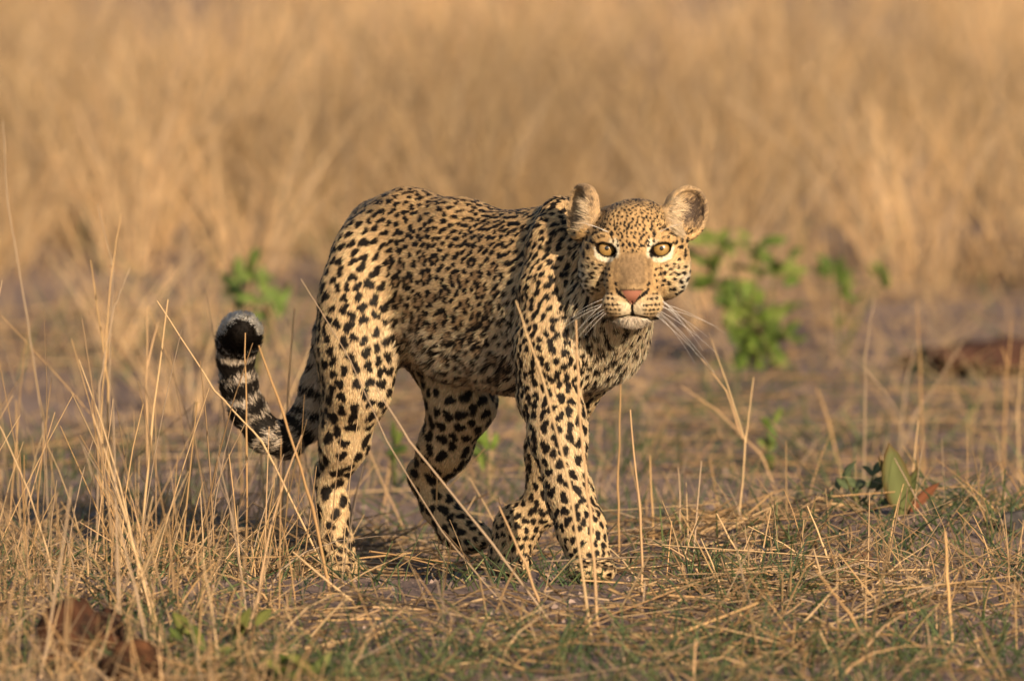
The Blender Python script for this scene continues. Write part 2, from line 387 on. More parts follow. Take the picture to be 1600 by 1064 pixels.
# tail
TAIL = [(572, 372, .300, .032), (545, 430, .335, .027), (520, 520, .352, .0245), (500, 600, .358, .0240), (478, 660, .354, .0240), (448, 686, .346, .0235), (415, 678, .336, .0230),
        (388, 642, .326, .0230), (373, 600, .316, .0232), (368, 560, .306, .0236), (371, 534, .290, .0240), (376, 521, .264, .0240), (377, 518, .250, .0225)]
chain('tail', 'tail', TAIL, blend=.012)

# head, in millimetres about the point between the eyes
def hell(reg, x, u, f, rx, ru, rf, blend=.016, sym=False, rot=None):
    for s in ((-1, 1) if sym else (1,)):
        M = np.stack([HX, HU, HF])
        if rot is not None:
            a, b_, c_ = rot
            M2 = np.array(Matrix.Rotation(s * a, 3, 'Y')) @ np.array(Matrix.Rotation(b_, 3, 'X')) @ np.array(Matrix.Rotation(s * c_, 3, 'Z'))
            M = M2.T @ M
        ell('head', reg, hp(s * x, u, f), (rx * .001, ru * .001, rf * .001), M, blend)
def hcone(reg, a, b, ra, rb, blend=.014):
    cone('head', reg, hp(*a), hp(*b), ra * .001, rb * .001, blend=blend)
hell('head', 0, 28, -64, 60, 46, 64, .02)                    # skull
hell('head', 0, 20, -22, 50, 45, 31, .02)                    # forehead
hell('head', 50, -14, -46, 33, 44, 42, .022, True)           # cheekbone
hell('head', 46, -42, -42, 32, 34, 40, .022, True)           # jowl
hcone('face', (0, 10, -12), (0, -50, 38), 25, 21, .026)      # nose bridge
hell('face', 20, -34, 12, 16, 24, 18, .020, True)            # flat sides of the bridge
hell('face', 24, -52, 18, 18, 22, 22, .020, True)            # side of the muzzle
hell('face', 22, -82, 30, 25, 20, 25, .007, True)            # whisker pads
hell('face', 0, -66, 47, 17, 12, 13, .006)                   # nose
hell('face', 0, -86, 0, 42, 28, 40, .02)                     # jaw
hell('face', 0, -108, 14, 22, 10, 22, .008)                  # chin
hell('head', 38, 17, -8, 24, 10, 15, .012, True)            # brow
hell('head', 42, -22, -15, 22, 12, 16, .014, True)           # under the eye
EYE = (41.8, 0.8, -20.5); EYE_R = 19.0
hell('face', EYE[0], EYE[1], EYE[2] + 1.5, 22, 20, 22.5, .010, True)     # lids

def prim_dist(p, q):
    if q['t'] == 'c':
        ab = q['b'] - q['a']; L2 = ab @ ab + 1e-12
        d = p - q['a']
        t = np.clip((d @ ab) / L2, 0, 1)
        d = d - t[..., None] * ab
        if q['k'] != 1.0:
            d = d + (q['k'] - 1) * (d @ q['ax'])[..., None] * q['ax']
        return np.sqrt((d * d).sum(-1)) - (q['ra'] + (q['rb'] - q['ra']) * t)
    d = (p - q['c']) @ q['rot'].T / q['r']
    k0 = np.sqrt((d * d).sum(-1)); k1 = np.sqrt(((d / q['r']) ** 2).sum(-1)) + 1e-9
    return k0 * (k0 - 1) / k1

def prim_box(q):
    if q['t'] == 'c':
        r = max(q['ra'], q['rb'])
        return np.minimum(q['a'], q['b']) - r, np.maximum(q['a'], q['b']) + r
    r = q['r'].max()
    return q['c'] - r, q['c'] + r

def axis_pts(lo, hi, f0, f1, fine, coarse):
    a = np.arange(lo, f0, coarse); b = np.arange(f0, f1, fine); c = np.arange(f1, hi, coarse)
    return np.concatenate([a, b, c])
gx = axis_pts(-.49, .335, HEAD[0] - .125, HEAD[0] + .135, .0021, .0042)
gy = axis_pts(HEAD[1] - .085, .42, HEAD[1] - .084, HEAD[1] + .125, .0021, .0042)
gz = axis_pts(-.03, .64, HEAD[2] - .145, HEAD[2] + .125, .0021, .0042)
BIG = 0.09
def smin(a, b, k):
    h = np.maximum(k - np.abs(a - b), 0) / k
    return np.minimum(a, b) - h * h * k * .25

def sub_index(lo, hi, m):
    return tuple(slice(max(np.searchsorted(g, lo[i] - m) - 1, 0), np.searchsorted(g, hi[i] + m) + 1) for i, g in enumerate((gx, gy, gz)))
def sub_pts(s):
    X, Y, Z = np.meshgrid(gx[s[0]], gy[s[1]], gz[s[2]], indexing='ij')
    return np.stack([X, Y, Z], -1)

F = np.full((len(gx), len(gy), len(gz)), BIG, np.float32)
for g in ('trunk', 'nh', 'fh', 'nf', 'ff', 'tail', 'head'):
    qs = [q for q in P if q['grp'] == g]
    los, his = zip(*[prim_box(q) for q in qs])
    S = sub_index(np.min(los, 0), np.max(his, 0), .06)
    G = np.full(F[S].shape, BIG, np.float32)
    for q in qs:
        s = sub_index(*prim_box(q), .055)
        loc = tuple(slice(a.start - b.start, a.stop - b.start) for a, b in zip(s, S))
        loc = tuple(slice(max(l.start, 0), l.stop) for l in loc)
        d = prim_dist(sub_pts(s), q).astype(np.float32)
        G[loc] = smin(G[loc], np.minimum(d, BIG), q['blend'])
    if g == 'trunk': F[S] = np.minimum(F[S], G)
    elif g == 'tail': F[S] = smin(F[S], G, .018)
    elif g == 'head': F[S] = smin(F[S], G, .022)
    else:
        kz = (.006 + .036 * smooth01((gz[S[2]] - .20) / .14)).astype(np.float32)[None, None, :]
        F[S] = smin(F[S], G, kz)

# ears: cupped shells; eye openings; mouth crease
def ear(s):
    # frame: n = direction the cup faces, t = up along the ear
    if s > 0: n = HF * .88 + HX * .42 + HU * .10; t = HU * .93 + HX * .36; c = hp(76, 52, -66)
    else:     n = HF * .50 - HX * .86 + HU * .12; t = HU * .97 - HX * .12 + HF * .05; c = hp(-82, 54, -72)
    n = n / np.linalg.norm(n); t = t - (t @ n) * n; t /= np.linalg.norm(t); b = np.cross(t, n)
    return c, n, t, b
EARS = {s: ear(s) for s in (-1, 1)}
EAR_H, EAR_W = .043, .034
for s, (c, n, t, b) in EARS.items():
    S = sub_index(c - .065, c + .065, .02)
    p = sub_pts(S) - c
    l = np.stack([p @ b, p @ t, p @ n], -1)
    r = np.array([EAR_W, EAR_H, .024]); q = l / r
    outer = (np.sqrt((q * q).sum(-1)) - 1) * .022
    r2 = np.array([EAR_W - .005, EAR_H - .005, .022]); q = (l - np.array([0, .001, .011])) / r2
    inner = (np.sqrt((q * q).sum(-1)) - 1) * .018
    front = l[..., 2] - .010
    d = np.maximum(np.maximum(outer, -inner), front).astype(np.float32)
    F[S] = smin(F[S], d, .010)
ES = sub_index(HEAD - np.array([.09, .08, .13]), HEAD + np.array([.09, .06, .05]), .01)
lh = to_head(sub_pts(ES))
EYE_A, EYE_B, EYE_T = 16.6, 11.6, R(17)
def eye_local(x, u):
    ex = np.abs(x) - EYE[0]; eu = u - EYE[1]
    a = ex * math.cos(EYE_T) + eu * math.sin(EYE_T); b_ = -ex * math.sin(EYE_T) + eu * math.cos(EYE_T)
    return a, b_
def eye_shape(x, u):
    """<0 inside the lid opening, millimetres"""
    a, b_ = eye_local(x, u)
    hb = np.where(b_ > 0, EYE_B * 0.66, EYE_B * 0.88)
    tp = np.clip(1 - (np.abs(a) / EYE_A) ** 2.2, -2, 1)
    return (np.abs(b_) - hb * np.where(tp > 0, np.abs(tp) ** .62, tp)) * .8
hole = np.maximum(eye_shape(lh[..., 0], lh[..., 1]), -(lh[..., 2] - (EYE[2] + 2))) * .001
F[ES] = np.maximum(F[ES], -hole.astype(np.float32))
# mouth line, philtrum, nostrils
mx, mu, mf = lh[..., 0], lh[..., 1], lh[..., 2]
lip = np.sqrt((mu - (-99 - 1.5 * np.abs(mx) / 8 - .0012 * mx ** 2)) ** 2 + (np.maximum(np.abs(mx) - 34, 0)) ** 2) - 1.8
phil = np.maximum(np.abs(mx) - 1.3, np.abs(mu + 87) - 10)
for groove, depth in ((lip, 5), (phil, 2.5)):
    g_ = np.maximum(groove * .001, -(F[ES] + depth * .001))
    F[ES] = np.maximum(F[ES], -g_.astype(np.float32))

def surface_nets(F, gx, gy, gz):
    S = F < 0
    nx, ny, nz = F.shape
    cnt = np.zeros((nx - 1, ny - 1, nz - 1), np.uint8)
    for i in (0, 1):
        for j in (0, 1):
            for k in (0, 1):
                cnt += S[i:nx - 1 + i, j:ny - 1 + j, k:nz - 1 + k]
    act = (cnt > 0) & (cnt < 8)
    cells = np.argwhere(act)
    idx = np.full(act.shape, -1, np.int32); idx[act] = np.arange(len(cells))
    ci, cj, ck = cells.T
    acc = np.zeros((len(cells), 3)); n = np.zeros(len(cells))
    cor = [(i, j, k) for i in (0, 1) for j in (0, 1) for k in (0, 1)]
    val = {c: F[ci + c[0], cj + c[1], ck + c[2]].astype(float) for c in cor}
    for a in cor:
        for ax in range(3):
            if a[ax]: continue
            b = list(a); b[ax] = 1; b = tuple(b)
            va, vb = val[a], val[b]
            m = (va < 0) != (vb < 0)
            t = np.where(m, va / np.where(m, va - vb, 1), 0)
            pos = np.array(a, float)[None, :].repeat(len(cells), 0); pos[:, ax] = t
            acc[m] += pos[m]; n[m] += 1
    f = acc / n[:, None]
    def lerp(g, i, t): return g[i] + (g[i + 1] - g[i]) * t
    V = np.stack([lerp(gx, ci, f[:, 0]), lerp(gy, cj, f[:, 1]), lerp(gz, ck, f[:, 2])], -1)
    quads = []
    for ax in range(3):
        sl0 = [slice(1, -1)] * 3; sl1 = [slice(1, -1)] * 3
        sl0[ax] = slice(0, -1); sl1[ax] = slice(1, None)
        A, B = S[tuple(sl0)], S[tuple(sl1)]
        e = np.argwhere(A != B)
        sgn = A[tuple(e.T)]
        off = [1, 1, 1]; off[ax] = 0
        e = e + np.array(off)
        u, v = [(1, 2), (2, 0), (0, 1)][ax]
        du = np.zeros(3, int); du[u] = 1; dv = np.zeros(3, int); dv[v] = 1
        q = [idx[tuple((e - o).T)] for o in (du + dv, dv, 0 * du, du)]
        q = np.stack(q, -1)
        q[~sgn] = q[~sgn][:, ::-1]
        quads.append(q)
    return V, np.concatenate(quads)
BV, BF = surface_nets(F, gx, gy, gz)
# keep the largest piece only, relax a little
def relax(V, Fq, it, lam):
    e = np.concatenate([Fq[:, [0, 1]], Fq[:, [1, 2]], Fq[:, [2, 3]], Fq[:, [3, 0]]])
    for _ in range(it):
        s = np.zeros_like(V); c = np.zeros(len(V))
        for a in range(3): s[:, a] = np.bincount(e[:, 0], V[e[:, 1], a], len(V)) + np.bincount(e[:, 1], V[e[:, 0], a], len(V))
        c = np.bincount(e[:, 0], minlength=len(V)) + np.bincount(e[:, 1], minlength=len(V))
        V = V + lam * (s / np.maximum(c, 1)[:, None] - V)
    return V
BV = relax(BV, BF, 2, .5)

def vert_normals(V, Fq):
    n = np.cross(V[Fq[:, 2]] - V[Fq[:, 0]], V[Fq[:, 3]] - V[Fq[:, 1]])
    o = np.zeros_like(V)
    for k in range(4):
        for a in range(3): o[:, a] += np.bincount(Fq[:, k], n[:, a], len(V))
    return o / (np.linalg.norm(o, axis=1, keepdims=True) + 1e-12), np.linalg.norm(n, axis=1) * .5
BN, BA = vert_normals(BV, BF)

# ---- coat regions: spot spacing, spot size, elongation, rosette share, base colour, fur length, lift (all blended by nearness)
REG = {  # spacing mm, radius mm, elong, rosette, pale(0..1), fur mm, lift
    'flank':    (34, 7.9, 1.25, 1.0, .26, 9, .22),
    'spine':    (12.8, 6.0, 1.75, 0.0, .10, 9, .20),
    'belly':    (31, 9, 1.2, 0.4, .78, 24, .40),
    'chest':    (19, 6.8, 1.4, 0.0, .85, 19, .42),
    'neck':     (16, 7.4, 1.4, 0.0, .34, 11, .26),
    'shoulder': (14.5, 6.6, 1.35, 0.0, .24, 8, .22),
    'foreleg':  (20.5, 8.8, 1.25, 0.0, .30, 7, .34),
    'foot':     (13.5, 5.0, 1.1, 0.0, .26, 5.5, .25),
    'thigh':    (20, 8.4, 1.15, 0.3, .28, 9, .28),
    'hindleg':  (26.5, 11.5, 1.1, 0.0, .34, 7, .34),
    'tail':     (30, 8, 1.0, 0.0, .75, 13, .35),
    'head':     (8.6, 3.5, 1.35, 0.0, .22, 8, .25),
    'face':     (9, 3.0, 1.3, 0.0, .25, 5, .20),
}
RN = list(REG)
RT = np.array([REG[r] for r in RN])
def regions(p, sharp=.016):
    W = np.zeros((len(p), len(RN))); FL = np.zeros((len(p), 3)); 
    for q in P:
        lo, hi = prim_box(q)
        m = np.all((p > lo - .09) & (p < hi + .09), 1)
        if not m.any(): continue
        wq = np.exp(-np.maximum(prim_dist(p[m], q), -.03) / sharp)
        W[m, RN.index(q['reg'])] = np.maximum(W[m, RN.index(q['reg'])], wq)
        FL[m] += wq[:, None] * q['flow']
    W /= W.sum(1, keepdims=True) + 1e-12
    return W, FL
BW, BFL = regions(BV)
BH = to_head(BV)
is_head = BW[:, RN.index('head')] + BW[:, RN.index('face')]
# hair on the head streams away from the nose
hf = BH - np.array([0, -58, 62]); hf = hf / (np.linalg.norm(hf, axis=1, keepdims=True) + 1e-9)
hfw = hf[:, :1] * HX + hf[:, 1:2] * HU + hf[:, 2:] * HF
BFL = BFL / (np.linalg.norm(BFL, axis=1, keepdims=True) + 1e-9)
hw_ = smooth01(is_head * 1.3)[:, None]
BFL = BFL * (1 - hw_) + hfw * hw_
def tangent(fl, n):
    t = fl - (fl * n).sum(1, keepdims=True) * n
    return t / (np.linalg.norm(t, axis=1, keepdims=True) + 1e-9)
BT = tangent(BFL, BN)
BPAR = BW @ RT
upk = (smooth01((BV[:, 2] - .455) / .07) * smooth01(BW[:, RN.index('flank')] * 1.6))[:, None]
BPAR = BPAR * (1 - upk) + RT[RN.index('spine')] * upk

# ---- spots
def tri_sample(n, wt):
    pr = BA * wt[BF].mean(1)
    c = np.cumsum(pr); c /= c[-1]
    f = np.searchsorted(c, rng.random(n)); f = np.minimum(f, len(BF) - 1)
    u, v = rng.random((2, n, 1))
    q = BF[f]
    w4 = np.concatenate([(1 - u) * (1 - v), u * (1 - v), u * v, (1 - u) * v], 1)
    return q, w4
def interp(A, q, w4):
    return (A[q] * (w4[..., None] if A.ndim == 2 else w4)).sum(1)
is_tail = BW[:, RN.index('tail')]
seed_w = 1 / BPAR[:, 0] ** 2 * (is_tail < .5)
q, w4 = tri_sample(90000, seed_w)
SP = interp(BV, q, w4); SN = interp(BN, q, w4); ST = interp(BT, q, w4); SPAR = interp(BPAR, q, w4); SH = to_head(SP)
SHEAD = interp(is_head, q, w4)
acc = []; accP = np.zeros((9000, 3)); accS = np.zeros(9000); na = 0
hx_, hu_, hff = SH.T
# hand-set face markings; the automatic spots keep clear of nose, eyes, lips and ears
in_head = (SHEAD > .5)
eyed = np.full(len(SP), 99.0); eyed[in_head] = eye_shape(hx_[in_head], hu_[in_head])
no_spot = in_head & (hff > -62) & ((hu_ < 5) | ((np.abs(hx_) > 27) & (hu_ < 36)))
for s, (c, n, t, b) in EARS.items():
    l = SP - c
    no_spot |= (np.abs(l @ t) < EAR_H * 1.05) & (np.abs(l @ b) < EAR_W * 1.05) & (np.abs(l @ n) < .026) & (SH[:, 1] > 45)
sp_mm = SPAR[:, 0] * .84
fore = in_head & (hu_ > 10) & (np.abs(hx_) < 50)
sp_mm[fore] = 6.0
cheek = in_head & (np.abs(hx_) > 55) & (hu_ < 0); sp_mm[cheek] = 10.5
for i in range(len(SP)):
    if no_spot[i]: continue
    r = sp_mm[i] * .001
    if na:
        d2 = ((accP[:na] - SP[i]) ** 2).sum(1)
        if (d2 < (.5 * (r + accS[:na])) ** 2 * .92).any(): continue
    accP[na] = SP[i]; accS[na] = r; acc.append(i); na += 1
    if na >= 9000: break
AP = accP[:na]; nn_ = np.array([np.partition(((AP - p_) ** 2).sum(1), 2)[1:3].mean() ** .5 for p_ in AP])
blobs = []   # centre, e1, e2, r1, r2, ph, kind (1 = black, 2 = rosette centre), strength
for ia, i in enumerate(acc):
    pr = SPAR[i]; n = SN[i] / np.linalg.norm(SN[i]); e1 = ST[i] - (ST[i] @ n) * n; e1 /= np.linalg.norm(e1) + 1e-9; e2 = np.cross(n, e1)
    a0 = random.gauss(0, .35); e1, e2 = e1 * math.cos(a0) + e2 * math.sin(a0), -e1 * math.sin(a0) + e2 * math.cos(a0)
    rad = pr[1] * .001 * random.uniform(.78, 1.18)
    if fore[i]: rad = .0024 * random.uniform(.8, 1.2)
    if cheek[i]: rad = .0042 * random.uniform(.8, 1.2)
    el = pr[2] * random.uniform(.85, 1.15)
    if fore[i]: el = 1.6
    rad = min(rad, .475 * nn_[ia] * random.uniform(.88, 1.05)); el = min(el, max(1.0, (.58 * nn_[ia] / rad) ** 2))
    if random.random() < (pr[3] - .30) / .5:
        R0 = sp_mm[i] * .001 * .36 * random.uniform(.9, 1.15)
        blobs.append((SP[i], e1, e2, R0 * 1.2, R0 * 1.0, (random.random() * 6, random.random() * 6), 2, .8))
        nb = random.choice((3, 4, 4, 5)); ph = random.random() * 6.28
        for j in range(nb):
            if random.random() < .05: continue
            th = ph + j * 6.283 / nb + random.gauss(0, .18)
            c = SP[i] + e1 * math.cos(th) * R0 * 1.1 + e2 * math.sin(th) * R0 * .95
            d1 = -e1 * math.sin(th) + e2 * math.cos(th); d2 = e1 * math.cos(th) + e2 * math.sin(th)
            rb = min(pr[1] * .001 * .74, .0058) * random.uniform(.8, 1.2)
            blobs.append((c, d1, d2, rb * 1.22, rb * .88, (random.random() * 6, random.random() * 6), 1, 1.0))
    else:
        blobs.append((SP[i], e1, e2, rad * math.sqrt(el), rad / math.sqrt(el), (random.random() * 6, random.random() * 6), 1, 1.0))
# small solid spots fill the gaps between rosettes
SFB = interp(BW[:, RN.index('flank')] + BW[:, RN.index('belly')], q, w4)
fc = np.array([b[0] for b in blobs]); fr = np.array([b[3] for b in blobs]); new = []
for i in np.where(SFB > .35)[0][:26000]:
    d_ = np.sqrt(((fc - SP[i]) ** 2).sum(1)) - fr
    if d_.min() < .0058: continue
    n = SN[i] / np.linalg.norm(SN[i]); e1 = ST[i] - (ST[i] @ n) * n; e1 /= np.linalg.norm(e1) + 1e-9; e2 = np.cross(n, e1)
    rr_ = min(.0058, d_.min() * .78) * random.uniform(.85, 1.1)
    blobs.append((SP[i], e1, e2, rr_ * 1.2, rr_ * .9, (random.random() * 6, random.random() * 6), 1, 1.0))
    fc = np.vstack([fc, SP[i]]); fr = np.append(fr, rr_ * 1.2)
print('seeds', na, 'blobs', len(blobs))
BL = dict(c=np.array([b[0] for b in blobs]), e1=np.array([b[1] for b in blobs]), e2=np.array([b[2] for b in blobs]),
          r=np.array([b[3:5] for b in blobs]), ph=np.array([b[5] for b in blobs]), kind=np.array([b[6] for b in blobs]))

tail_pts = np.array([at(*t[:3]) for t in TAIL])
tail_len = np.concatenate([[0], np.cumsum(np.linalg.norm(np.diff(tail_pts, axis=0), axis=1))])
def tail_s(p):
    best = np.full(len(p), 9.0); s = np.zeros(len(p))
    for i in range(len(tail_pts) - 1):
        a, b = tail_pts[i], tail_pts[i + 1]; ab = b - a
        t = np.clip((p - a) @ ab / (ab @ ab), 0, 1.0)
        d = np.linalg.norm(p - a - t[:, None] * ab, axis=1)
        m = d < best
        best[m] = d[m]; s[m] = tail_len[i] + t[m] * (tail_len[i + 1] - tail_len[i])
    # beyond the tip
    return s, best

def mixc(a, b, t): return a * (1 - t[:, None]) + b * t[:, None]
C_GOLD = np.array([.53, .33, .150]); C_TAN = np.array([.61, .42, .225]); C_PALE = np.array([.71, .57, .40]); C_WHITE = np.array([.80, .74, .66])
C_BLACK = np.array([.010, .0075, .006]); C_ROS = np.array([.27, .155, .07])

FACE_SPOTS = [(69.5,-49,3.4,4.4),(81,-49,3.8,4.2),(54,-52,3,3.4),(59,-59.5,3.6,3),(65,-38,3,3.4),(48,-36.8,2.8,3.4),(41,-37,2.6,2.6),(76,-38,3.2,3.8),(69,-64,3.6,2.4),
    (48,-47,3.4,2.6),(62.5,-44.5,3,3),(53,-61,2.5,2.5),(77,-27,2.6,3),(68,-27.5,2.6,2.8),(61,-23.5,2.2,3.8),(56,-30,3,2.2),(87,-17,2.8,5),(77,-9,2.3,7.5),(71.5,2,4.2,3.2),(83,2,2.3,5),(90,4,2.8,5.5),
    (68,-16,2.5,3),(50,-24,4,1.7),(43,-28,3,1.6),(36,-30,2,1.8),(34,-38,1.8,1.8),(38,-46,2,2),(44,-54,2.4,1.8),(79.5,13,2.4,4.5),(73,13,2.2,4.5),(66,11,2.4,3),(64,20,3.5,2.5),(70.5,25,2.6,4),(58,24,4,2),
    (52,29,3.6,2),(46,33,3.4,2),(33,24,2.8,6),(62,-35,2.4,2),(73,-57,2.6,2.6),(40,31,2.6,2),(84,-37,2.6,3),(84,-58,2.6,2.4),(46,19,3,1.3),(53,18,3.4,1.4),(60,31,2.4,3),(66,34,2.2,3.4),(31,13,1.8,3),(29,32,2,3),(4,6,1.6,2.6),(10,3,1.5,2.4),(16,7,1.6,2.4),(0,-1,1.2,2),(7,-3,1.2,1.8),(13,-1,1.2,1.8),(21,14,1.7,2.6),(24,5,1.3,2),
    (63,-68,2.8,2.2),(38,-57,1.8,1.8),(57,-38,2.2,1.8),(78,-65,2.6,2.2),(91,-9,2.4,4),(89,-30,2.4,3),(90,-42,2.2,3)]

def coat(p, n, W, par, jit=.0012):
    """coat colour and black share at points p (surface normal n)"""
    N = len(p)
    pj = p + rng.normal(0, jit, p.shape)
    H = to_head(p); x, u, f = H.T
    hd = W[:, RN.index('head')] + W[:, RN.index('face')]
    pale = par[:, 4].copy()
    # paler where the coat turns towards the ground, as on every leopard (countershading of the fur itself)
    body = 1 - smooth01(hd * 1.5)
    hgt = p[:, 2]
    pale = pale + body * .16 * smooth01((.42 - hgt) / .12) * (1 - smooth01((.22 - hgt) / .1) * .5)
    pale = np.clip(pale + .25 * vnoise(p[:, 0] * 14 + p[:, 1] * 9, p[:, 2] * 14, 5), 0, 1)
    base = np.where((pale < .4)[:, None], mixc(C_GOLD, C_TAN, pale / .4), mixc(C_TAN, C_PALE, (pale - .4) / .6))
    black = np.zeros(N); ros = np.zeros(N)
    CS = .02
    ci = np.floor(pj / CS).astype(np.int64) + 200
    key = (ci[:, 0] * 512 + ci[:, 1]) * 512 + ci[:, 2]
    order = np.argsort(key); ks = key[order]
    bc_ = np.floor(BL['c'] / CS).astype(np.int64) + 200
    zoff = np.array([(dx * 512 + dy) * 512 for dx in (-1, 0, 1) for dy in (-1, 0, 1)])
    bkey = (bc_[:, 0] * 512 + bc_[:, 1]) * 512 + bc_[:, 2]
    lo_ = np.searchsorted(ks, bkey[:, None] + zoff - 1); hi_ = np.searchsorted(ks, bkey[:, None] + zoff + 1, side='right')
    for j in range(len(bkey)):
        ids = np.concatenate([order[l:h] for l, h in zip(lo_[j], hi_[j]) if h > l] or [order[:0]])
        if not len(ids): continue
        v = pj[ids] - BL['c'][j]
        r = BL['r'][j]
        near = (v * v).sum(1) < (1.45 * r[0]) ** 2
        ids = ids[near]; v = v[near]
        if not len(ids): continue
        a = v @ BL['e1'][j]; b = v @ BL['e2'][j]
        rr = np.hypot(a / r[0], b / r[1]); th = np.arctan2(b, a); ph = BL['ph'][j]
        k = (1 + .20 * np.sin(2 * th + ph[0]) + .14 * np.sin(3 * th + ph[1]) - rr) * 4 + .5
        k = np.clip(k, 0, 1)
        if BL['kind'][j] == 1: black[ids] = np.maximum(black[ids], k)
        else: ros[ids] = np.maximum(ros[ids], k)
    c = mixc(base, C_ROS, ros * .72)
    # tail: white and black bands, white end
    tw = W[:, RN.index('tail')]
    m = tw > .3
    if m.any():
        s, d = tail_s(p[m]); q_ = p[m]
        wob = .012 * vnoise(q_[:, 2] * 32, q_[:, 0] * 32 + q_[:, 1] * 40, 9) + .006 * vnoise(q_[:, 2] * 80, q_[:, 0] * 80, 10)
        sm = s + rng.normal(0, .0040, m.sum()) + wob
        L = tail_len[-1]; tipd = L - sm
        far = smooth01((s - .24) / .14)
        ph = (sm + .010 * vnoise(q_[:, 2] * 20, q_[:, 0] * 20, 14)) / .036
        hole_ = vnoise(q_[:, 0] * 62 + 3, q_[:, 2] * 62 + q_[:, 1] * 55, 11) + .4 * vnoise(q_[:, 0] * 150, q_[:, 2] * 150, 12)
        tri = np.abs((ph % 1) - .5) * 2                                   # 0 in the middle of a black band
        thr = .52 + .40 * far - 1.5 * np.maximum(-hole_, 0) * (1 - .35 * far) - .6 * np.maximum(hole_ - .15, 0) * (1 - far)
        band = smooth01((thr - tri) / .16)
        e = q_ - tail_pts[-1]
        jit_ = rng.normal(0, .0022, m.sum())
        band = np.where(tipd < .060, 1.0, band)
        rim_ = np.hypot(e[:, 0], e[:, 2] + .004) + jit_
        band = np.where((tipd < .045) & (rim_ > .0240) & (e[:, 2] > -.006 + jit_), .0, band)
        band = np.where((np.abs(tipd - .050 - .012 * e[:, 2] / .02) < .0035) & (e[:, 2] < .004), .25, band)
        bl0 = black[m]
        black[m] = np.where(tw[m] > .5, band, np.maximum(bl0, band * (tw[m] - .3) * 5))
        cc = mixc(np.array([.54, .41, .27]), np.array([.53, .44, .35]), smooth01((s - .15) / .3))
        cc = mixc(cc, C_WHITE, (tipd < .05).astype(float))
        c[m] = mixc(c[m], cc, np.clip((tw[m] - .3) * 4, 0, 1))
    # head
    m = hd > .35
    if m.any():
        k = np.clip((hd[m] - .35) * 4, 0, 1)
        x_, u_, f_ = x[m], u[m], f[m]
        xj = x_ + rng.normal(0, .45, m.sum()); uj = u_ + rng.normal(0, .45, m.sum())
        ax = np.abs(xj)
        h = np.tile(np.array([.52, .33, .150]), (m.sum(), 1))
        grain = 1 + .7 * vnoise(xj * .40, uj * .22, 61) + .6 * vnoise(xj * .9, uj * .5, 62)
        def put(colr, a):
            nonlocal h
            h = mixc(h, np.array(colr), np.clip(a, 0, 1) * (f_ > -80))
        front = (f_ > -60).astype(float)
        put((.56, .40, .22), smooth01((ax - 36) / 22) * smooth01((-8 - uj) / 20))            # cheeks
        put((.70, .58, .42), smooth01((ax - 58) / 18) * smooth01((-26 - uj) / 20))
        br_ = smooth01((29 + 5 * vnoise(xj * .2, uj * .2, 66) - ax) / 15) * smooth01((6 - uj + 8 * vnoise(xj * .25, uj * .1, 67)) / 22) * smooth01((uj + 64) / 14) * front
        put((.250, .165, .090), br_ * .88)                                                    # dusky nose bridge
        put((.40, .27, .14), smooth01((26 - ax) / 8) * smooth01((-48 - uj) / 6) * smooth01((uj + 62) / 5) * front * .7)
        tl = np.abs(ax - np.interp(uj, (-52, -14), (28, 25)))
        put((.16, .10, .055), smooth01((5 - tl) / 4) * smooth01((-10 - uj) / 4) * smooth01((uj + 54) / 12) * front * .55)   # tear line
        ed = eye_shape(xj, uj)
        ea, eb = eye_local(xj, uj)
        crm = np.maximum(smooth01((6.2 - np.hypot((ax - 25.0 - .10 * uj) / .95, (uj - 3) / 3.0)) / 3.0),                                 # pale strip inside the eye
                         smooth01((9.5 - ed) / 3) * smooth01((-eb - 1) / 3) * smooth01((25 - np.abs(ea + 1)) / 6))             # pale crescent under it
        crm = np.maximum(crm, smooth01((9.5 - ed) / 4) * smooth01((eb - 1) / 3) * smooth01((4 - ea) / 8) * .7)
        put((.84, .73, .52), crm * front)
        put((.30, .19, .10), smooth01((1.3 - np.abs(ed - 9.8)) / 1.0) * smooth01((-eb - 4) / 3) * (ea > -8) * front * .7)
        pads = smooth01((48 - ax) / 8) * smooth01((-64 - uj) / 7) * front
        put((.60, .43, .24), pads); put((.74, .60, .40), smooth01((24 - ax) / 10) * smooth01((-76 - uj) / 6) * front)
        lipu = -99 - 1.5 * ax / 8 - .0012 * ax ** 2
        put((.60, .49, .38), smooth01((lipu - uj) / 3) * smooth01((32 - ax) / 9) * smooth01((f_ + 25) / 12))                   # white chin
        h *= (1 + (grain - 1) * front * .8)[:, None]
        b = black[m] * np.where((f_ > -62) & ((uj < 4) | ((ax > 26) & (uj < 34))), 0, 1)
        for (sx, su, rx, ru) in FACE_SPOTS:
            for sg in (-1, 1):
                jx, ju, jr = hash2(np.array(int(sx * 7) * sg), np.array(int(su * 5)), 3) - .5, hash2(np.array(int(sx * 3)), np.array(int(su * 9) * sg), 4) - .5, hash2(np.array(int(sx * 5) * sg), np.array(int(su * 3)), 5) - .5
                dx_, du_ = xj - sg * sx - 2.2 * jx, uj - su - 2.2 * ju
                rr_ = np.hypot(dx_ / (rx * (1 + .4 * jr)), du_ / (ru * (1 - .3 * jr)))
                near_ = rr_ < 1.6
                b[near_] = np.maximum(b[near_], np.clip((1.05 + .18 * np.sin(3 * np.arctan2(du_[near_], dx_[near_]) + 9 * jx) - rr_[near_]) * 4 + .5, 0, 1) * (f_[near_] > -70))
        rim = smooth01((np.where(eb > 0, 3.2, 2.4) - ed) / 1.2) * front                        # eye liner
        rim = np.maximum(rim, front * smooth01((4.0 - np.hypot((ea + 15.5) / 1.0, (eb + 4.5) / 1.7)) / 2))
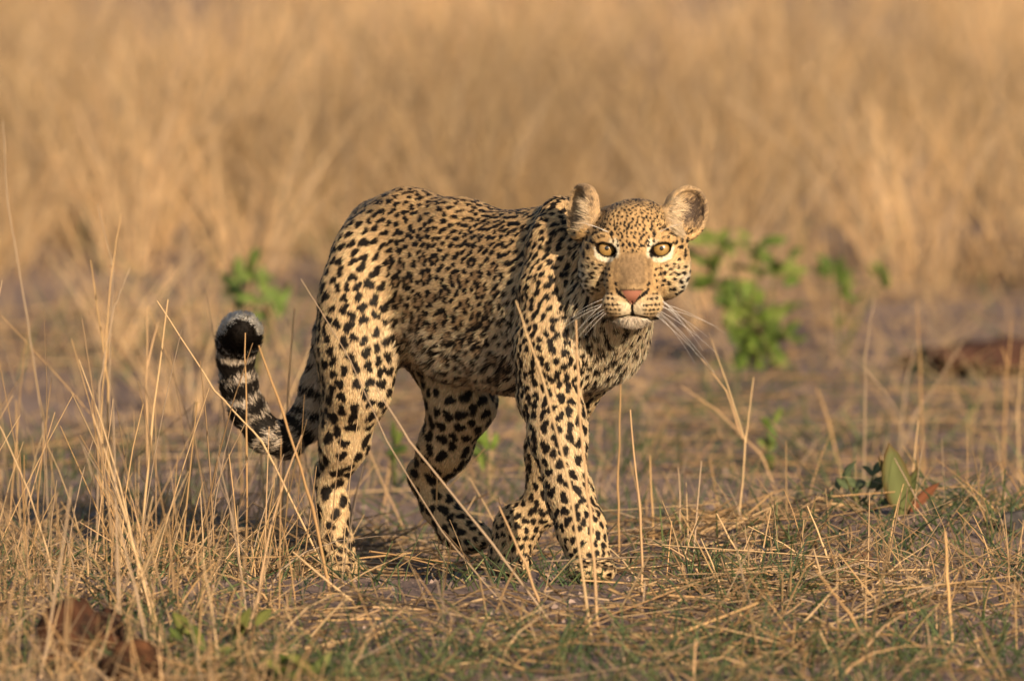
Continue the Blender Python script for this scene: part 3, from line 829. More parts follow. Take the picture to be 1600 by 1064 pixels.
        rim = np.maximum(rim, front * smooth01((2.6 - np.abs(eb - 2.0 - (ea - 12) * .12)) / 1.4) * (ea > 10) * (ea < 23))
        b = np.maximum(b, rim)
        for k_, (u0, lo, hi, th_, fq) in enumerate(((-66.5, 30, 40, 1.9, .80), (-73.5, 22, 41, 2.1, .78), (-83, 16, 44, 2.4, .95), (-90.5, 16, 42, 1.9, .98), (-96.5, 17, 40, 1.4, 1.3))):
            line = uj - (u0 + (ax - 30) * .05)                                                 # rows of whisker spots
            dash = np.cos(ax * fq + k_ * 1.7)
            b = np.maximum(b, front * np.clip((th_ * (.72 + .45 * dash) - np.abs(line)) * 1.3 + .3, 0, 1) * smooth01((ax - lo) / 1.5) * smooth01((hi - ax) / 1.5))
        b = np.maximum(b, front * smooth01((4.2 - np.hypot((ax - 25.5) / .8, (uj + 51) + (ax - 25) * -.6)) / 1.5))            # dark marks beside the nose
        b = np.maximum(b, front * smooth01((1.7 - np.abs(uj - lipu + .5)) / 1.2) * smooth01((38 - ax) / 3) * .85)                      # lips
        b = np.maximum(b, front * smooth01((5.5 - np.hypot((ax - 33) / 1.5, uj + 106)) / 3))                                   # mouth corners
        b = np.maximum(b, front * smooth01((np.interp(uj, (-100, -92, -82), (4.5, 2.2, 2.6)) - ax) / .8) * (uj > -101) * (uj < -79))
        for cx_, cu_, cr_ in ((7, -108, 2.0), (14, -108, 2.2), (3, -112, 1.4), (12, -114, 1.7), (20, -109, 1.8)):
            b = np.maximum(b, front * smooth01((cr_ - np.hypot(ax - cx_, uj - cu_)) / 1.0) * .7)
        # nose leather with dark comma-shaped nostrils
        wid = np.interp(uj, (-82, -76, -70, -62, -58), (1.5, 6.5, 10.5, 16.5, 17.5))
        nose = front * smooth01((wid - ax) / 1.0) * smooth01((-59.5 - .004 * xj ** 2 - uj) / 1.2) * (uj > -82)
        cen = np.interp(uj, (-82, -75, -70, -66, -58), (2.5, 8.5, 14, 19.5, 25))
        nost = front * smooth01((np.interp(uj, (-82, -74, -69, -64, -57), (1.6, 2.6, 5.0, 4.6, 1.6)) - np.abs(ax - cen)) / 1.0) * (uj > -83) * (uj < -57)
        topl = front * smooth01((1.5 - np.abs(uj + 59.5 + .004 * xj ** 2)) / .8) * (ax < 19) * .75
        put((.37, .150, .095), nose)
        b = np.where(nose > .4, 0, b)
        b = np.maximum(np.maximum(b, nost), topl)
        # ears
        for s, (ec, en, et, eb_) in EARS.items():
            l = p[m] - ec
            lt, lb, ln = l @ et, l @ eb_, l @ en
            ie = (np.abs(lt) < EAR_H * 1.12) & (np.abs(lb) < EAR_W * 1.12) & (np.abs(ln) < .034) & (u_ > 30)
            rr = np.hypot(lt / EAR_H, lb / EAR_W)
            facing = (n[m] @ en) > .0
            inn = ie & facing
            cin = mixc(np.array([.07, .045, .03]), np.array([.42, .285, .155]), smooth01((np.hypot((lt - .010) / EAR_H, (lb - s * (.011 if (eb_ @ HX) * s > 0 else -.011)) / EAR_W) - .30 + .5 * vnoise(lt * 260, lb * 520, 71)) / .5))
            a_ = inn.astype(float) * smooth01((lt + EAR_H * 1.0) / .02)
            h = mixc(h, cin, a_)
            b = np.where(inn & (lt > -.028), 0, b)
            bkk = ie & ~facing
            h = mixc(h, np.array([.02, .015, .012]), (bkk & (rr < .80)).astype(float))
            h = mixc(h, np.array([.45, .30, .16]), (bkk & (rr >= .80) & (lt > -.01)).astype(float))
        c[m] = mixc(c[m], h, k)
        black[m] = black[m] * (1 - k) + b * k
    return c, np.clip(black, 0, 1)

leopard = empty('leopard')
tag(leopard, 'spotted leopard walking through dry grass with head turned to the viewer and tail curled up', 'leopard')

m_skin = tint_material('leopard skin', rough=.75, spec=.2)
bc, bb = coat(BV, BN, BW, BPAR, jit=.0003)
bodyc = mixc(bc * .8, C_BLACK, bb)
body = mesh_np('body', BV, BF, m_skin, leopard, True, bodyc)
# ---- fur: single hairs, each with its own colour, lying along the coat
def hair_material():
    m, t, b = nodes('leopard hair')
    a1 = t.nodes.new('ShaderNodeAttribute'); a1.attribute_name = 'hair_tint'
    a2 = t.nodes.new('ShaderNodeAttribute'); a2.attribute_name = 'coat_normal'
    t.links.new(a1.outputs['Color'], b.inputs['Base Color'])
    g = t.nodes.new('ShaderNodeNewGeometry')
    mx = t.nodes.new('ShaderNodeMix'); mx.data_type = 'VECTOR'; mx.inputs[0].default_value = .30
    t.links.new(a2.outputs['Vector'], mx.inputs[4]); t.links.new(g.outputs['Normal'], mx.inputs[5])
    nm = t.nodes.new('ShaderNodeVectorMath'); nm.operation = 'NORMALIZE'
    t.links.new(mx.outputs[1], nm.inputs[0]); t.links.new(nm.outputs[0], b.inputs['Normal'])
    b.inputs['Roughness'].default_value = .55; b.inputs['Specular IOR Level'].default_value = .18
    return m
m_hair = hair_material()

def add_hair(name, roots, pts, rad, colr_root, colr_tip, nrm, parent):
    """pts: (n, k, 3) control points"""
    n, k, _ = pts.shape
    cu = bpy.data.hair_curves.new(name)
    cu.add_curves([k] * n)
    cu.attributes['position'].data.foreach_set('vector', np.ascontiguousarray(pts, np.float32).ravel())
    ra = cu.attributes.get('radius') or cu.attributes.new('radius', 'FLOAT', 'POINT')
    prof = np.array([1, .95, .75, .2])[:k] if k == 4 else np.linspace(1, .2, k)
    ra.data.foreach_set('value', (rad[:, None] * prof[None, :]).astype(np.float32).ravel())
    ca = cu.attributes.new('hair_tint', 'FLOAT_COLOR', 'POINT')
    tt = np.linspace(0, 1, k)[None, :, None]
    c4 = np.ones((n, k, 4), np.float32); c4[..., :3] = colr_root[:, None] * (1 - tt) + colr_tip[:, None] * tt
    ca.data.foreach_set('color', c4.ravel())
    na_ = cu.attributes.new('coat_normal', 'FLOAT_VECTOR', 'POINT')
    na_.data.foreach_set('vector', np.repeat(nrm[:, None], k, 1).astype(np.float32).ravel())
    cu.materials.append(m_hair)
    o = bpy.data.objects.new(name, cu); col.objects.link(o); o.parent = parent
    return o

N_HAIR = 480000
hair_w = 1.0 + 2.6 * smooth01(is_head) + .6 * BW[:, RN.index('tail')] + .4 * (BW[:, RN.index('foot')])
hair_w = hair_w * (.55 + .45 * smooth01((BN @ np.array([0, -1.0, .1])) * 1.5 + 1.0))
BEN = BN.copy()
ehd = eye_shape(BH[:, 0], BH[:, 1])
bald = (is_head > .5) & (BH[:, 2] > -45) & ((ehd < 2.0) | ((np.abs(BH[:, 0]) < 17) & (BH[:, 1] < -59) & (BH[:, 1] > -79) & (BH[:, 2] > 35)))
hair_w = np.where(bald, 0, hair_w)
q, w4 = tri_sample(N_HAIR, hair_w)
HP = interp(BV, q, w4); HN = interp(BN, q, w4); HN /= np.linalg.norm(HN, axis=1, keepdims=True)
HT = tangent(interp(BT, q, w4), HN); HW = interp(BW, q, w4); HPAR = interp(BPAR, q, w4)
n = len(HP)
L = HPAR[:, 5] * .001 * rng.uniform(.7, 1.25, n)
lift = HPAR[:, 6] * rng.uniform(.6, 1.5, n)
hh = to_head(HP)
hd = HW[:, RN.index('head')] + HW[:, RN.index('face')]
onface = (hd > .5) & (hh[:, 2] > -40)
L = np.where(onface, L * np.clip(.35 + np.maximum(np.abs(hh[:, 0]) - 25, 0) / 70, .35, 1.0), L)
chin = onface & (hh[:, 1] < -102); L = np.where(chin, rng.uniform(.005, .013, n), L); 
eyeclose = onface & (eye_shape(hh[:, 0], hh[:, 1]) < 7); L = np.where(eyeclose, L * .5, L)
# pale tufts in the ears
tufts = np.zeros(n, bool)
for s, (ec, en, et, eb_) in EARS.items():
    l = HP - ec; lt, lb, ln = l @ et, l @ eb_, l @ en
    ie = (np.abs(lt) < EAR_H * 1.1) & (np.abs(lb) < EAR_W * 1.1) & (np.abs(ln) < .034) & (hh[:, 1] > 25)
    facing = HN @ en > .1
    rr = np.hypot(lt / EAR_H, lb / EAR_W)
    L = np.where(ie, np.where(rr > .9, .007, .005), L); lift = np.where(ie & (rr > .85), .5, lift)
    tocup = -et * .1 + eb_ * (1 if (eb_ @ HX) * s > 0 else -1)      # tufts grow from the edge nearest the face across the cup
    tuft = ie & facing & ((l @ (-tocup)) > .006) & (lt < .016) & (rng.random(n) < .28)
    HT[tuft] = tangent(np.tile(tocup + en * .5 + et * .35, (tuft.sum(), 1)), HN[tuft])
    L[tuft] = rng.uniform(.010, .024, tuft.sum()); lift[tuft] = .30
    tufts |= tuft
# clumps: neighbouring hairs lean together
cl = np.stack([vnoise(HP[:, 0] * 160 + HP[:, 1] * 90, HP[:, 2] * 160 + HP[:, 1] * 70, 21), vnoise(HP[:, 0] * 160 + HP[:, 1] * 90 + 50, HP[:, 2] * 160, 22)], -1)
B2 = np.cross(HN, HT)
T = HT + B2 * (cl[:, :1] * .9 + rng.normal(0, .16, (n, 1)))
T /= np.linalg.norm(T, axis=1, keepdims=True)
s_t, d_t = tail_s(HP); tip_ = (HW[:, RN.index('tail')] > .5) & (tail_len[-1] - s_t < .06)
lift = np.where(tip_, rng.uniform(.25, .95, n), lift); L = np.where(tip_, rng.uniform(.010, .018, n), L)
lift = lift + cl[:, 1] * .25
lift = np.clip(lift, .06, .9)
grav = np.array([0, 0, -1.0]) * (.12 * HW[:, RN.index('belly')] + .08)[:, None]
d0 = T * np.cos(lift * 1.6)[:, None] + HN * np.sin(lift * 1.6)[:, None]
d1 = T * np.cos(lift)[:, None] + HN * np.sin(lift)[:, None] + grav * .5
d2 = T * np.cos(lift * .45)[:, None] + HN * np.sin(lift * .45)[:, None] + grav
st = (L / 3)[:, None]
p0 = HP - HN * .0008; p1 = p0 + d0 * st; p2 = p1 + d1 * st; p3 = p2 + d2 * st
pts = np.stack([p0, p1, p2, p3], 1)
hc, hb = coat(np.where((hd > .5)[:, None], HP + (p3 - HP) * .3, HP + (p3 - HP) * .55), HN, HW, HPAR, .0005)
for r_ in ('flank', 'spine', 'thigh', 'shoulder', 'foreleg', 'hindleg', 'chest', 'neck'):
    k_ = HW[:, RN.index(r_)] > .5; print('black share', r_, round(float(hb[k_].mean()), 2))
hc[tufts] = np.array([.52, .39, .25]); hb[tufts] = 0
br = np.exp(rng.normal(0, .24, n))[:, None]
warm = 1 + rng.normal(0, .05, (n, 1)) * np.array([[-.3, 0, 1.0]])
croot = mixc(hc * br * warm, C_BLACK, hb)
ctip = mixc(np.minimum(hc * br * warm * 1.18 + .02, .85), C_BLACK * 1.6, np.clip(hb * 1.05, 0, 1))
rad = np.where(hd > .4, .00026, .00042) * rng.uniform(.8, 1.25, n)
nrm = HN * .8 + T * .10
nrm /= np.linalg.norm(nrm, axis=1, keepdims=True)
add_hair('fur', HP, pts, rad, croot, ctip, nrm, leopard)

# ---- eyes
def cap(center, axis, r, ang0, ang1, na=24, nr=10):
    axis = axis / np.linalg.norm(axis)
    t1 = np.cross(axis, [0, 0, 1.0]); t1 /= np.linalg.norm(t1); t2 = np.cross(t1, axis)
    V = []; Fq = []
    for i in range(nr + 1):
        a = ang0 + (ang1 - ang0) * i / nr
        for j in range(na):
            th = 2 * math.pi * j / na
            V.append(center + r * (axis * math.cos(a) + (t1 * math.cos(th) + t2 * math.sin(th)) * math.sin(a)))
    for i in range(nr):
        for j in range(na):
            Fq.append((i * na + j, (i + 1) * na + j, (i + 1) * na + (j + 1) % na, i * na + (j + 1) % na))
    return np.array(V), np.array(Fq)
def eye_mat(name, colr, rough=.05, radial=False):
    m, t, b = nodes(name)
    b.inputs['Roughness'].default_value = rough; b.inputs['Base Color'].default_value = (*colr, 1)
    b.inputs['Coat Weight'].default_value = 1; b.inputs['Coat Roughness'].default_value = .03
    if radial:
        a = t.nodes.new('ShaderNodeAttribute'); a.attribute_name = 'tint'
        nz = t.nodes.new('ShaderNodeTexNoise'); nz.inputs['Scale'].default_value = 900
        mx = t.nodes.new('ShaderNodeMix'); mx.data_type = 'RGBA'; mx.blend_type = 'MULTIPLY'; mx.inputs[0].default_value = .5
        t.links.new(a.outputs['Color'], mx.inputs[6]); t.links.new(nz.outputs['Color'], mx.inputs[7]); t.links.new(mx.outputs[2], b.inputs['Base Color'])
    return m
m_scl = eye_mat('eyeball', (.03, .02, .015)); m_iris = eye_mat('iris', (.4, .2, .05), .25, True); m_pup = eye_mat('pupil', (.004, .004, .004))
for s in (-1, 1):
    c = hp(s * EYE[0], EYE[1], EYE[2]); ax = HF + HU * .05 + HX * (-.02 * s) ; ax = ax / np.linalg.norm(ax)
    ax = np.array([0, -1, .05]) + HX * .02 * s
    V, Fq = cap(c, ax, EYE_R * .001, .02, 3.12, 32, 20)
    e = mesh_np('eye', V, Fq, m_scl, leopard)
    V, Fq = cap(c, ax, EYE_R * .001 + .0003, .02, .70, 48, 14)
    rr = np.repeat(np.linspace(0, 1, 15), 48); th = np.tile(np.arange(48), 15)
    ci = np.array([.46, .275, .085])[None] * (1 - .25 * smooth01((rr - .5) / .4))[:, None] * (1 - .9 * smooth01((rr - .84) / .14))[:, None]
    ci = ci * (.85 + .3 * hash2(th, th * 0 + s + 2, 3))[:, None]
    mesh_np('iris', V, Fq, m_iris, e, True, ci)
    V, Fq = cap(c, ax, EYE_R * .001 + .0006, .001, .17, 32, 3)
    mesh_np('pupil', V, Fq, m_pup, e)

# ---- whiskers, one piece each
m_wh, t_, b_ = nodes('whisker'); b_.inputs['Base Color'].default_value = (.85, .82, .78, 1); b_.inputs['Roughness'].default_value = .35
def tube(pts, rad, sides=5):
    pts = np.array(pts, float); V = []; Fq = []
    for i, p in enumerate(pts):
        t = pts[min(i + 1, len(pts) - 1)] - pts[max(i - 1, 0)]; t /= np.linalg.norm(t) + 1e-12
        u = np.cross(t, [0.31, .2, .93]); u /= np.linalg.norm(u); v = np.cross(t, u)
        for j in range(sides):
            a = 2 * math.pi * j / sides
            V.append(p + (u * math.cos(a) + v * math.sin(a)) * rad[i])
    for i in range(len(pts) - 1):
        for j in range(sides):
            Fq.append((i * sides + j, i * sides + (j + 1) % sides, (i + 1) * sides + (j + 1) % sides, (i + 1) * sides + j))
    return np.array(V), np.array(Fq)
wr = random.Random(4)
for s in (-1, 1):
    for k in range(13 if s > 0 else 9):
        row = k % 4
        x0 = s * wr.uniform(24, 40); u0 = -72 - row * 6.0 + wr.uniform(-1, 1); f0 = 50 - abs(x0) * .35
        Lw = wr.uniform(80, 135) * (1 if row else .8)
        if s < 0: Lw *= .62
        el = wr.uniform(-.75, -.05) - .05 * row; fo = wr.uniform(-.25, .25)
        d = np.array([s * math.cos(el), math.sin(el), fo]); d /= np.linalg.norm(d)
        sag = wr.uniform(.15, .5)
        pl = []
        for i in range(7):
            tt = i / 6
            pl.append(hp(*(np.array([x0, u0, f0 - 4]) + d * Lw * tt + np.array([0, -1, -.4]) * Lw * sag * tt * tt)))
        V, Fq = tube(pl, [.00027 * (1 - .8 * i / 6) for i in range(7)], 4)
        mesh_np('whisker', V, Fq, m_wh, leopard)
for s in (-1, 1):
    for k in range(3):
        pl = [hp(s * (30 + k * 5), 22 + k * 2, 0)]
        for i in range(1, 6):
            tt = i / 5; pl.append(hp(s * (30 + k * 5 + 40 * tt), 22 + k * 2 + 26 * tt - 10 * tt * tt, 22 * tt))
        V, Fq = tube(pl, [.0003 * (1 - .8 * i / 5) for i in range(6)], 4)
        mesh_np('whisker', V, Fq, m_wh, leopard)
# ================================================================== single stalks, plants, clods
def ground_hit(px, py):
    ys = np.linspace(-4, 40, 8801)
    p = np.array([(px - 800) * PX * (CAM_D + ys), ys, CAM_H - (CAM_D + ys) * np.tan(PITCH + (py - 532) * PX)])
    k = np.argmax(p[2] < ground_z(p[0], p[1]))
    return p[:, k]

def stalk(label, base, path, r, dy=0.0, kinked=True, leaf_at=None):
    """base: photo place of the foot; path: photo places up to the tip; dy: how far the tip leans away"""
    r *= .76; b0 = ground_hit(*base); y0 = b0[1]
    pts = [b0 - np.array([0, 0, .01])] + [at(px, py, y0 + dy * (i + 1) / len(path)) for i, (px, py) in enumerate(path)]
    dense, rad = [], []
    L = len(pts) - 1
    rs = random.Random(label)
    for i in range(L):
        m = 5
        for j in range(m):
            u = j / m
            p = pts[i] * (1 - u) + pts[i + 1] * u
            w_ = np.array([rs.gauss(0, .0006), rs.gauss(0, .0006), 0])
            node = 1.28 if j == 0 and i > 0 else 1.0
            dense.append(p + w_); rad.append(r * (1 - .45 * (i + u) / L) * node)
    dense.append(pts[-1]); rad.append(r * .5)
    V, Q = tube(dense, rad, 6)
    c = STRAW[rs.randrange(5)] * rs.uniform(.9, 1.15)
    cc = np.tile(c, (len(V), 1)) * (1 + .18 * vnoise(np.arange(len(V)) * .21, np.zeros(len(V)), rs.randrange(99)))[:, None]
    ob = mesh_np('grass_stalk', V, Q, m_straw, None, True, cc)
    tag(ob, label, 'stalk', 'single dry grass stalks around the leopard')
    if leaf_at is not None:
        for (k, tip) in leaf_at:
            a = dense[k]; e = at(tip[0], tip[1], a[1] + .02); mid = (a + e) / 2 + np.array([0, 0, .006])
            V2, Q2 = tube([a, (a + mid) / 2, mid, (mid + e) / 2, e], [r * .8, r * .9, r * .7, r * .5, r * .15], 4)
            mesh_np('leaf_sheath', V2, Q2, m_straw, ob, True, np.tile(c * 1.05, (len(V2), 1)))
    return ob
S = stalk
S('very tall thin stalk at the left edge, its tip higher than the leopard', (78, 850), [(66, 660), (42, 500), (12, 320), (4, 190)], .0022, .05)
S('tall wispy stalk left of the tail with the thinnest highest tip', (176, 860), [(170, 600), (176, 420), (152, 318)], .0017, .1)
S('thin stalk forking beside the wispy tall one left of the tail', (160, 880), [(158, 650), (172, 440), (188, 335)], .0016, .1)
S('stalk with a blunt broken top leaning left above the left grass', (172, 870), [(168, 600), (141, 406)], .0022)
S('stalk leaning right across its neighbours above the left grass', (150, 875), [(155, 600), (178, 480), (203, 418)], .0022, .04)
S('straight stalk rising from the thick left grass below the tail height', (232, 870), [(228, 640), (229, 480)], .0027, 0, True, [(7, (248, 500))])
S('broad pale stalk leaning right in the left grass near the tail', (215, 900), [(235, 680), (262, 468)], .0034, -.05)
S('upright stalk standing directly in front of the curled tail', (384, 905), [(385, 700), (383, 520)], .0025)
S('short stalk leaning left in front of the black tail tip', (380, 800), [(372, 650), (344, 492)], .0021)
S('straw leaning far right from the left grass to under the tail', (520, 905), [(410, 690), (335, 610), (245, 470)], .0023)
S('thick bright stalk leaning left past the near hind foot', (520, 940), [(488, 790), (440, 640), (404, 540)], .0034, -.05)
S('pale stalk leaning right between the tail and the hind leg', (420, 800), [(440, 650), (485, 540)], .0024, .1)
S('very long thin stalk crossing the hind leg from upper left', (800, 950), [(690, 830), (605, 690), (545, 560), (470, 436)], .0017, .1)
S('long stalk slanting through the gap between hind and front legs', (870, 975), [(770, 850), (640, 690), (585, 600)], .0026, .06)
S('short stalk leaning left against the shin of the near hind leg', (640, 840), [(570, 690), (510, 615)], .0020, .04)
S('upright thin stalk in the gap under the belly', (686, 905), [(682, 740), (672, 560)], .0019)
S('fat golden stalk leaning left in front of the trailing forefoot', (856, 965), [(820, 880), (779, 790)], .0036, -.03)
S('golden stalk rising straight up the front of the near foreleg', (936, 990), [(922, 800), (905, 640), (900, 500)], .0033, .04)
S('blurred golden stalk slanting over the shoulder and down the foreleg', (925, 1000), [(892, 760), (850, 600), (806, 470)], .0028, .05)
S('upright double jointed stalk just right of the foreleg', (968, 880), [(966, 760), (970, 600)], .0026, .02)
S('blurred broad stalk standing right of the forefoot', (1005, 930), [(1000, 800), (985, 640)], .0030, .0)
S('stub of pale straw with a cut top right of the forefoot', (1022, 855), [(1016, 712)], .0027)
S('second cut straw stub right of the forefoot, beside a green tuft', (1066, 865), [(1060, 730)], .0024)
S('thin stub of straw in the middle of the right clearing', (1128, 815), [(1110, 716)], .0022)
S('tall stalk below the leafy shrub with a bent side straw', (1152, 832), [(1165, 690), (1178, 590)], .0024, .05, True, [(5, (1108, 520))])
S('dry weed stem bent left with a long arching arm below the shrub', (1228, 800), [(1190, 710), (1120, 640), (1064, 604)], .0025, .05)
S('dark thin weed stem crossing the bent one below the shrub', (1150, 832), [(1165, 700), (1135, 610), (1096, 560)], .0020, .08)
S('slim stalk leaning left behind the broad leaf', (1318, 750), [(1298, 670), (1277, 605)], .0020)
S('tall split stalk with a drooping arm left of the broad leaf', (1350, 792), [(1352, 640), (1352, 560), (1366, 464)], .0026, .0, True, [(9, (1412, 655))])
S('short forked stalk just above the broad green leaf', (1404, 720), [(1416, 600), (1434, 530)], .0026)
S('straight slender stalk right of the broad leaf', (1444, 760), [(1440, 620), (1434, 468)], .0021)
S('slanting stalk leaning right over the broad leaf', (1392, 740), [(1430, 650), (1506, 534)], .0021, .05)
S('pair topped stalk near the right edge, tallest there', (1568, 745), [(1572, 620), (1581, 503)], .0024, 0, True, [(7, (1564, 540))])
S('thin straight stalk at the right edge above the grey stone', (1594, 770), [(1592, 640), (1600, 540)], .0020)
S('bright straw leaning left in the right foreground', (1310, 905), [(1290, 860), (1262, 790)], .0027)
S('straw stub leaning left in front of a grass tuft', (1172, 888), [(1120, 802)], .0026)
S('blurred thick stalk leaning right at the bottom left', (60, 1060), [(90, 900), (110, 760)], .0036)
S('blurred slanting stalk in the lower left over the brown clod', (240, 1055), [(212, 930), (180, 800)], .0034)
S('blurred upright stalk at the bottom right', (1490, 1010), [(1482, 900), (1478, 830)], .0036)
S('blurred leaning stalk at the right foreground', (1368, 1040), [(1330, 960), (1275, 890)], .0032)

# ---- leaves
def leaf_geo(base, d, nrm, L, Wd, curl=.2, th=.0006, segs=6):
    d = d / np.linalg.norm(d); s_ = np.cross(d, nrm); s_ /= np.linalg.norm(s_) + 1e-9; n_ = np.cross(s_, d)
    V = []
    for side_ in (1, -1):
        for i in range(segs + 1):
            t_ = i / segs
            w_ = Wd * .5 * (math.sin(math.pi * min(t_ * .95 + .05, 1)) ** .75) * (1 - .25 * t_)
            c_ = base + d * L * t_ - n_ * curl * L * t_ * t_
            for k in (-1, -.5, 0, .5, 1):
                V.append(c_ + s_ * w_ * k + n_ * (.22 * w_ * abs(k) + side_ * th * (1 - abs(k) * .8)))
    V = np.array(V); F_ = []; W5 = 5; o = (segs + 1) * W5
    for i in range(segs):
        for k in range(4):
            a = i * W5 + k
            F_.append((a, a + 1, a + W5 + 1, a + W5)); F_.append((o + a, o + a + W5, o + a + W5 + 1, o + a + 1))
    for i in range(segs):
        for k in (0, 4):
            a = i * W5 + k; F_.append((a, a + W5, o + a + W5, o + a) if k == 0 else (a + W5, a, o + a, o + a + W5))
    return V, np.array(F_)
m_leaf = tint_material('broad leaf', rough=.6, spec=.2, translucent=.30)
def plant(name, label, cat, base, leaves, stems, group=None):
    root = empty(name); tag(root, label, cat, group)
    b0 = np.array(base)
    for pts, r in stems:
        V, Q = tube(pts, [r * (1 - .5 * i / (len(pts) - 1)) for i in range(len(pts))], 5)
        mesh_np('stem', V, Q, m_leaf, root, True, np.tile(np.array([.16, .17, .06]), (len(V), 1)))
    for (p, d, nn, L, Wd, curl, c) in leaves:
        V, Q = leaf_geo(p, d, nn, L, Wd, curl)
        k = len(V) // 2 // 5
        edge = np.tile(np.repeat(np.linspace(0, 1, k), 5), 2)
        cc = np.tile(np.array(c), (len(V), 1)) * (1 + .25 * vnoise(V[:, 0] * 180, V[:, 2] * 180, 5))[:, None]
        mid = np.tile(np.array([0, 0, 1.0, 0, 0]), len(V) // 5)
        cc = cc * (1 + .25 * mid[:, None])
        if name == 'broadleaf_plant':                       # browned, nibbled-looking margins and tip
            mar = np.tile(np.array([1.0, .15, 0, .15, 1.0]), len(V) // 5) * (.5 + 1.2 * vnoise(V[:, 2] * 120, V[:, 0] * 90, 8)) + smooth01((edge - .8) / .2) * .8
            cc = cc * (1 - np.clip(mar, 0, 1))[:, None] + np.array([.16, .075, .035]) * np.clip(mar, 0, 1)[:, None]
        mesh_np('leaf', V, Q, m_leaf, root, True, cc)
    return root
def shrub(label, base_px, clusters, seed, leafL=(.03, .05), cols=None, name='leafy_shrub', cat='shrub', group='green shrubs in the dry grass'):
    rs = np.random.default_rng(seed)
    b0 = ground_hit(*base_px); y0 = b0[1]
    cols = cols or [(.13, .20, .035), (.17, .25, .045), (.10, .15, .035), (.21, .26, .06)]
    leaves, stems = [], []
    for (px, py, rx, ry, k) in clusters:
        c = at(px, py, y0 + rs.normal(0, .04))
        mid = (b0 + c) / 2 + np.array([rs.normal(0, .01), rs.normal(0, .01), 0])
        stems.append(([b0 - [0, 0, .01], (b0 + mid) / 2, mid, c], .0035))
        for i in range(k):
            p = c + np.array([rs.normal(0, rx), rs.normal(0, max(rx, ry)), rs.normal(0, ry)]) * .001
            d = p - c + np.array([0, 0, .015]) + rs.normal(0, .012, 3); nn = np.array([rs.normal(0, .5), -.7, .7])
            L = rs.uniform(*leafL)
            leaves.append((p - d / np.linalg.norm(d) * L * .4, d, nn, L, L * rs.uniform(.42, .6), rs.uniform(.05, .35), cols[rs.integers(0, len(cols))]))
    return plant(name, label, cat, b0, leaves, stems, group)
shrub('large bright green leafy shrub right of the leopard head, out of focus', (1185, 572), [(1128, 372, 18, 10, 10), (1113, 432, 16, 16, 12), (1150, 470, 22, 20, 18), (1212, 418, 24, 16, 18), (1190, 478, 24, 24, 24), (1188, 545, 30, 28, 50), (1190, 382, 26, 12, 9), (1180, 510, 30, 24, 22)], 1, (.032, .052))
shrub('narrow dark green shrub among tall straw further right', (1318, 560), [(1305, 440, 12, 18, 8), (1325, 470, 14, 20, 8), (1378, 440, 8, 14, 4)], 2, (.03, .05))
shrub('green shrub behind the tip of the tail', (395, 590), [(375, 452, 14, 18, 8), (412, 470, 16, 22, 10), (395, 425, 12, 12, 6), (435, 480, 10, 18, 6)], 3, (.035, .06), [(.17, .25, .06), (.20, .27, .07), (.14, .20, .05)])
shrub('small green sprig showing above the back of the leopard', (680, 330), [(680, 285, 10, 14, 7)], 4, (.04, .06))
shrub('small bright green sprig standing in the clearing below the shrub', (1206, 735), [(1206, 690, 7, 18, 8), (1200, 655, 4, 10, 4)], 5, (.025, .04))
shrub('small green sprig seen between hind and front legs', (757, 755), [(756, 705, 10, 18, 10)], 6, (.03, .045))
shrub('small yellow green sprig just right of the near hind leg', (615, 760), [(616, 700, 6, 20, 8)], 7, (.03, .045), [(.17, .22, .05), (.14, .2, .05)])
shrub('small blurred green weed at the bottom left foreground', (292, 1050), [(284, 990, 14, 14, 5), (378, 972, 12, 6, 4), (330, 1025, 20, 10, 5)], 8, (.035, .055), [(.13, .17, .04), (.18, .19, .05)])
shrub('blurred green weed at the bottom edge left of centre', (490, 1075), [(480, 1050, 26, 8, 8), (430, 1060, 20, 6, 5)], 9, (.035, .055), [(.13, .17, .04), (.18, .19, .05)])
# broad-leaved plant in the clearing on the right
b0 = ground_hit(1408, 806); y0 = b0[1]
lv = [(at(1410, 806, y0), np.array([-.16, .1, 1.0]), np.array([.15, -1, .25]), .122, .054, .08, (.13, .15, .045)),
      (at(1418, 804, y0 + .02), np.array([.16, .2, 1.0]), np.array([-.5, -1, .2]), .082, .030, .14, (.11, .13, .045)),
      (at(1402, 804, y0 + .01), np.array([-.30, .1, 1.0]), np.array([.9, -1, .1]), .100, .022, .02, (.17, .16, .06)),
      (at(1424, 800, y0), np.array([.7, .1, .9]), np.array([0, -1, .5]), .070, .020, .5, (.20, .075, .035))]
plant('broadleaf_plant', 'broad upright green leaf with browned edges in the right clearing', 'plant', b0, lv, [([b0 - [0, 0, .01], b0 + [0, 0, .01], b0 + [0, 0, .02]], .004)])
rs = np.random.default_rng(12); lv = []; b0 = ground_hit(1345, 800); st = []
for i in range(16):
    px_, py_ = 1345 + rs.normal(0, 26), 768 + rs.normal(0, 16)
    p = at(px_, py_, b0[1] + rs.normal(0, .02)); d = np.array([rs.normal(0, .7), rs.normal(0, .5), .5]); L = rs.uniform(.022, .036)
    lv.append((p, d, np.array([rs.normal(0, .4), -.7, .7]), L, L * .55, .2, [(.12, .155, .075), (.15, .18, .095), (.10, .13, .06)][i % 3]))
    if i % 3 == 0: st.append(([b0 - [0, 0, .01], (b0 + p) / 2, p], .0018))
plant('low_herb', 'low grey green herb with small rounded leaves beside the broad leaf', 'herb', b0, lv, st)

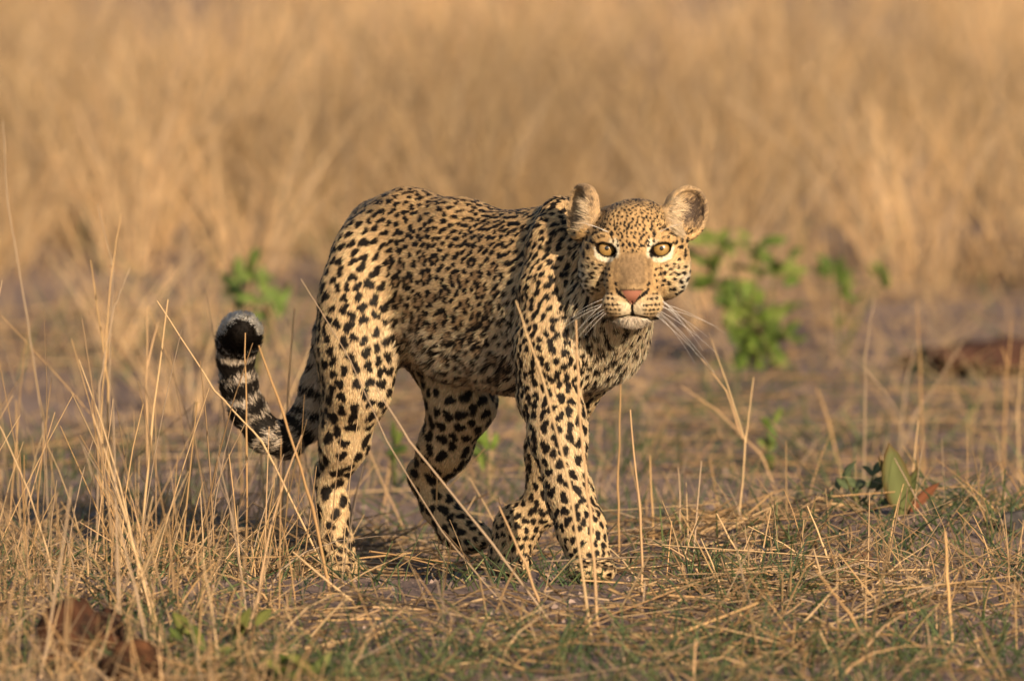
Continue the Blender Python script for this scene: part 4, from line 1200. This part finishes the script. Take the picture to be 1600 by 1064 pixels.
# ---- clods, stone, mound, dead leaf
from mathutils import noise as mnoise
import bmesh
def lump(name, label, cat, places, colr, seed, mat, group=None):
    """places: (photo x, photo y of the foot, width mm, height mm, depth shift)"""
    root = None; bm = bmesh.new()
    for (px, py, wd, ht, dy) in places:
        b_ = ground_hit(px, py); b_[1] += dy
        r_ = bmesh.ops.create_icosphere(bm, subdivisions=4, radius=1.0)
        for v in r_['verts']:
            c_ = v.co.copy()
            k = 1 + .38 * mnoise.noise(c_ * 1.7 + Vector((seed, wd, 0))) + .20 * mnoise.noise(c_ * 4.3 + Vector((0, seed, wd))) + .10 * mnoise.noise(c_ * 10 + Vector((seed, 0, 0))) + .05 * mnoise.noise(c_ * 22)
            v.co = Vector((b_[0] + c_.x * k * wd * .0005, b_[1] + c_.y * k * wd * .0005, b_[2] + ht * .00035 + c_.z * k * ht * .00062))
    me = bpy.data.meshes.new(name); bm.to_mesh(me); bm.free()
    for p in me.polygons: p.use_smooth = True
    vs = np.array([v.co for v in me.vertices])
    a = me.attributes.new('tint', 'FLOAT_COLOR', 'POINT'); c4 = np.ones((len(vs), 4), np.float32)
    nz = vnoise(vs[:, 0] * 60 + vs[:, 1] * 33, vs[:, 2] * 60, seed) + .5 * vnoise(vs[:, 0] * 170, vs[:, 2] * 170, seed + 1)
    c4[:, :3] = np.array(colr[0]) * (1 - smooth01(nz + .5))[:, None] + np.array(colr[1]) * smooth01(nz + .5)[:, None]
    a.data.foreach_set('color', c4.ravel())
    me.materials.append(mat)
    o = bpy.data.objects.new(name, me); col.objects.link(o)
    return tag(o, label, cat, group)
m_clod = tint_material('earth clod', .95, .1, bump=140)
lump('earth_clod', 'dark reddish brown lumpy clod at the bottom left', 'clod', [(104, 1046, 84, 100, .0), (156, 1042, 66, 84, .02)], [(.025, .017, .015), (.10, .045, .025)], 3, m_clod)
lump('earth_clod', 'rusty orange brown clod beside the dark one at the bottom left', 'clod', [(208, 1068, 80, 66, -.05)], [(.04, .022, .015), (.17, .075, .035)], 5, m_clod)
lump('stone', 'small dark grey stone at the right edge', 'stone', [(1584, 832, 62, 36, 0)], [(.05, .048, .05), (.13, .115, .11)], 8, m_clod)
lump('earth_mound', 'low reddish brown soil mound in the blurred grass at right', 'mound', [(1545, 578, 280, 58, 0), (1470, 580, 120, 40, .1)], [(.07, .036, .026), (.15, .075, .05)], 9, m_clod)
lump('earth_clod', 'small crumbly brown clod in the straw right of centre', 'clod', [(1340, 882, 44, 26, 0)], [(.10, .055, .035), (.27, .15, .085)], 15, m_clod)
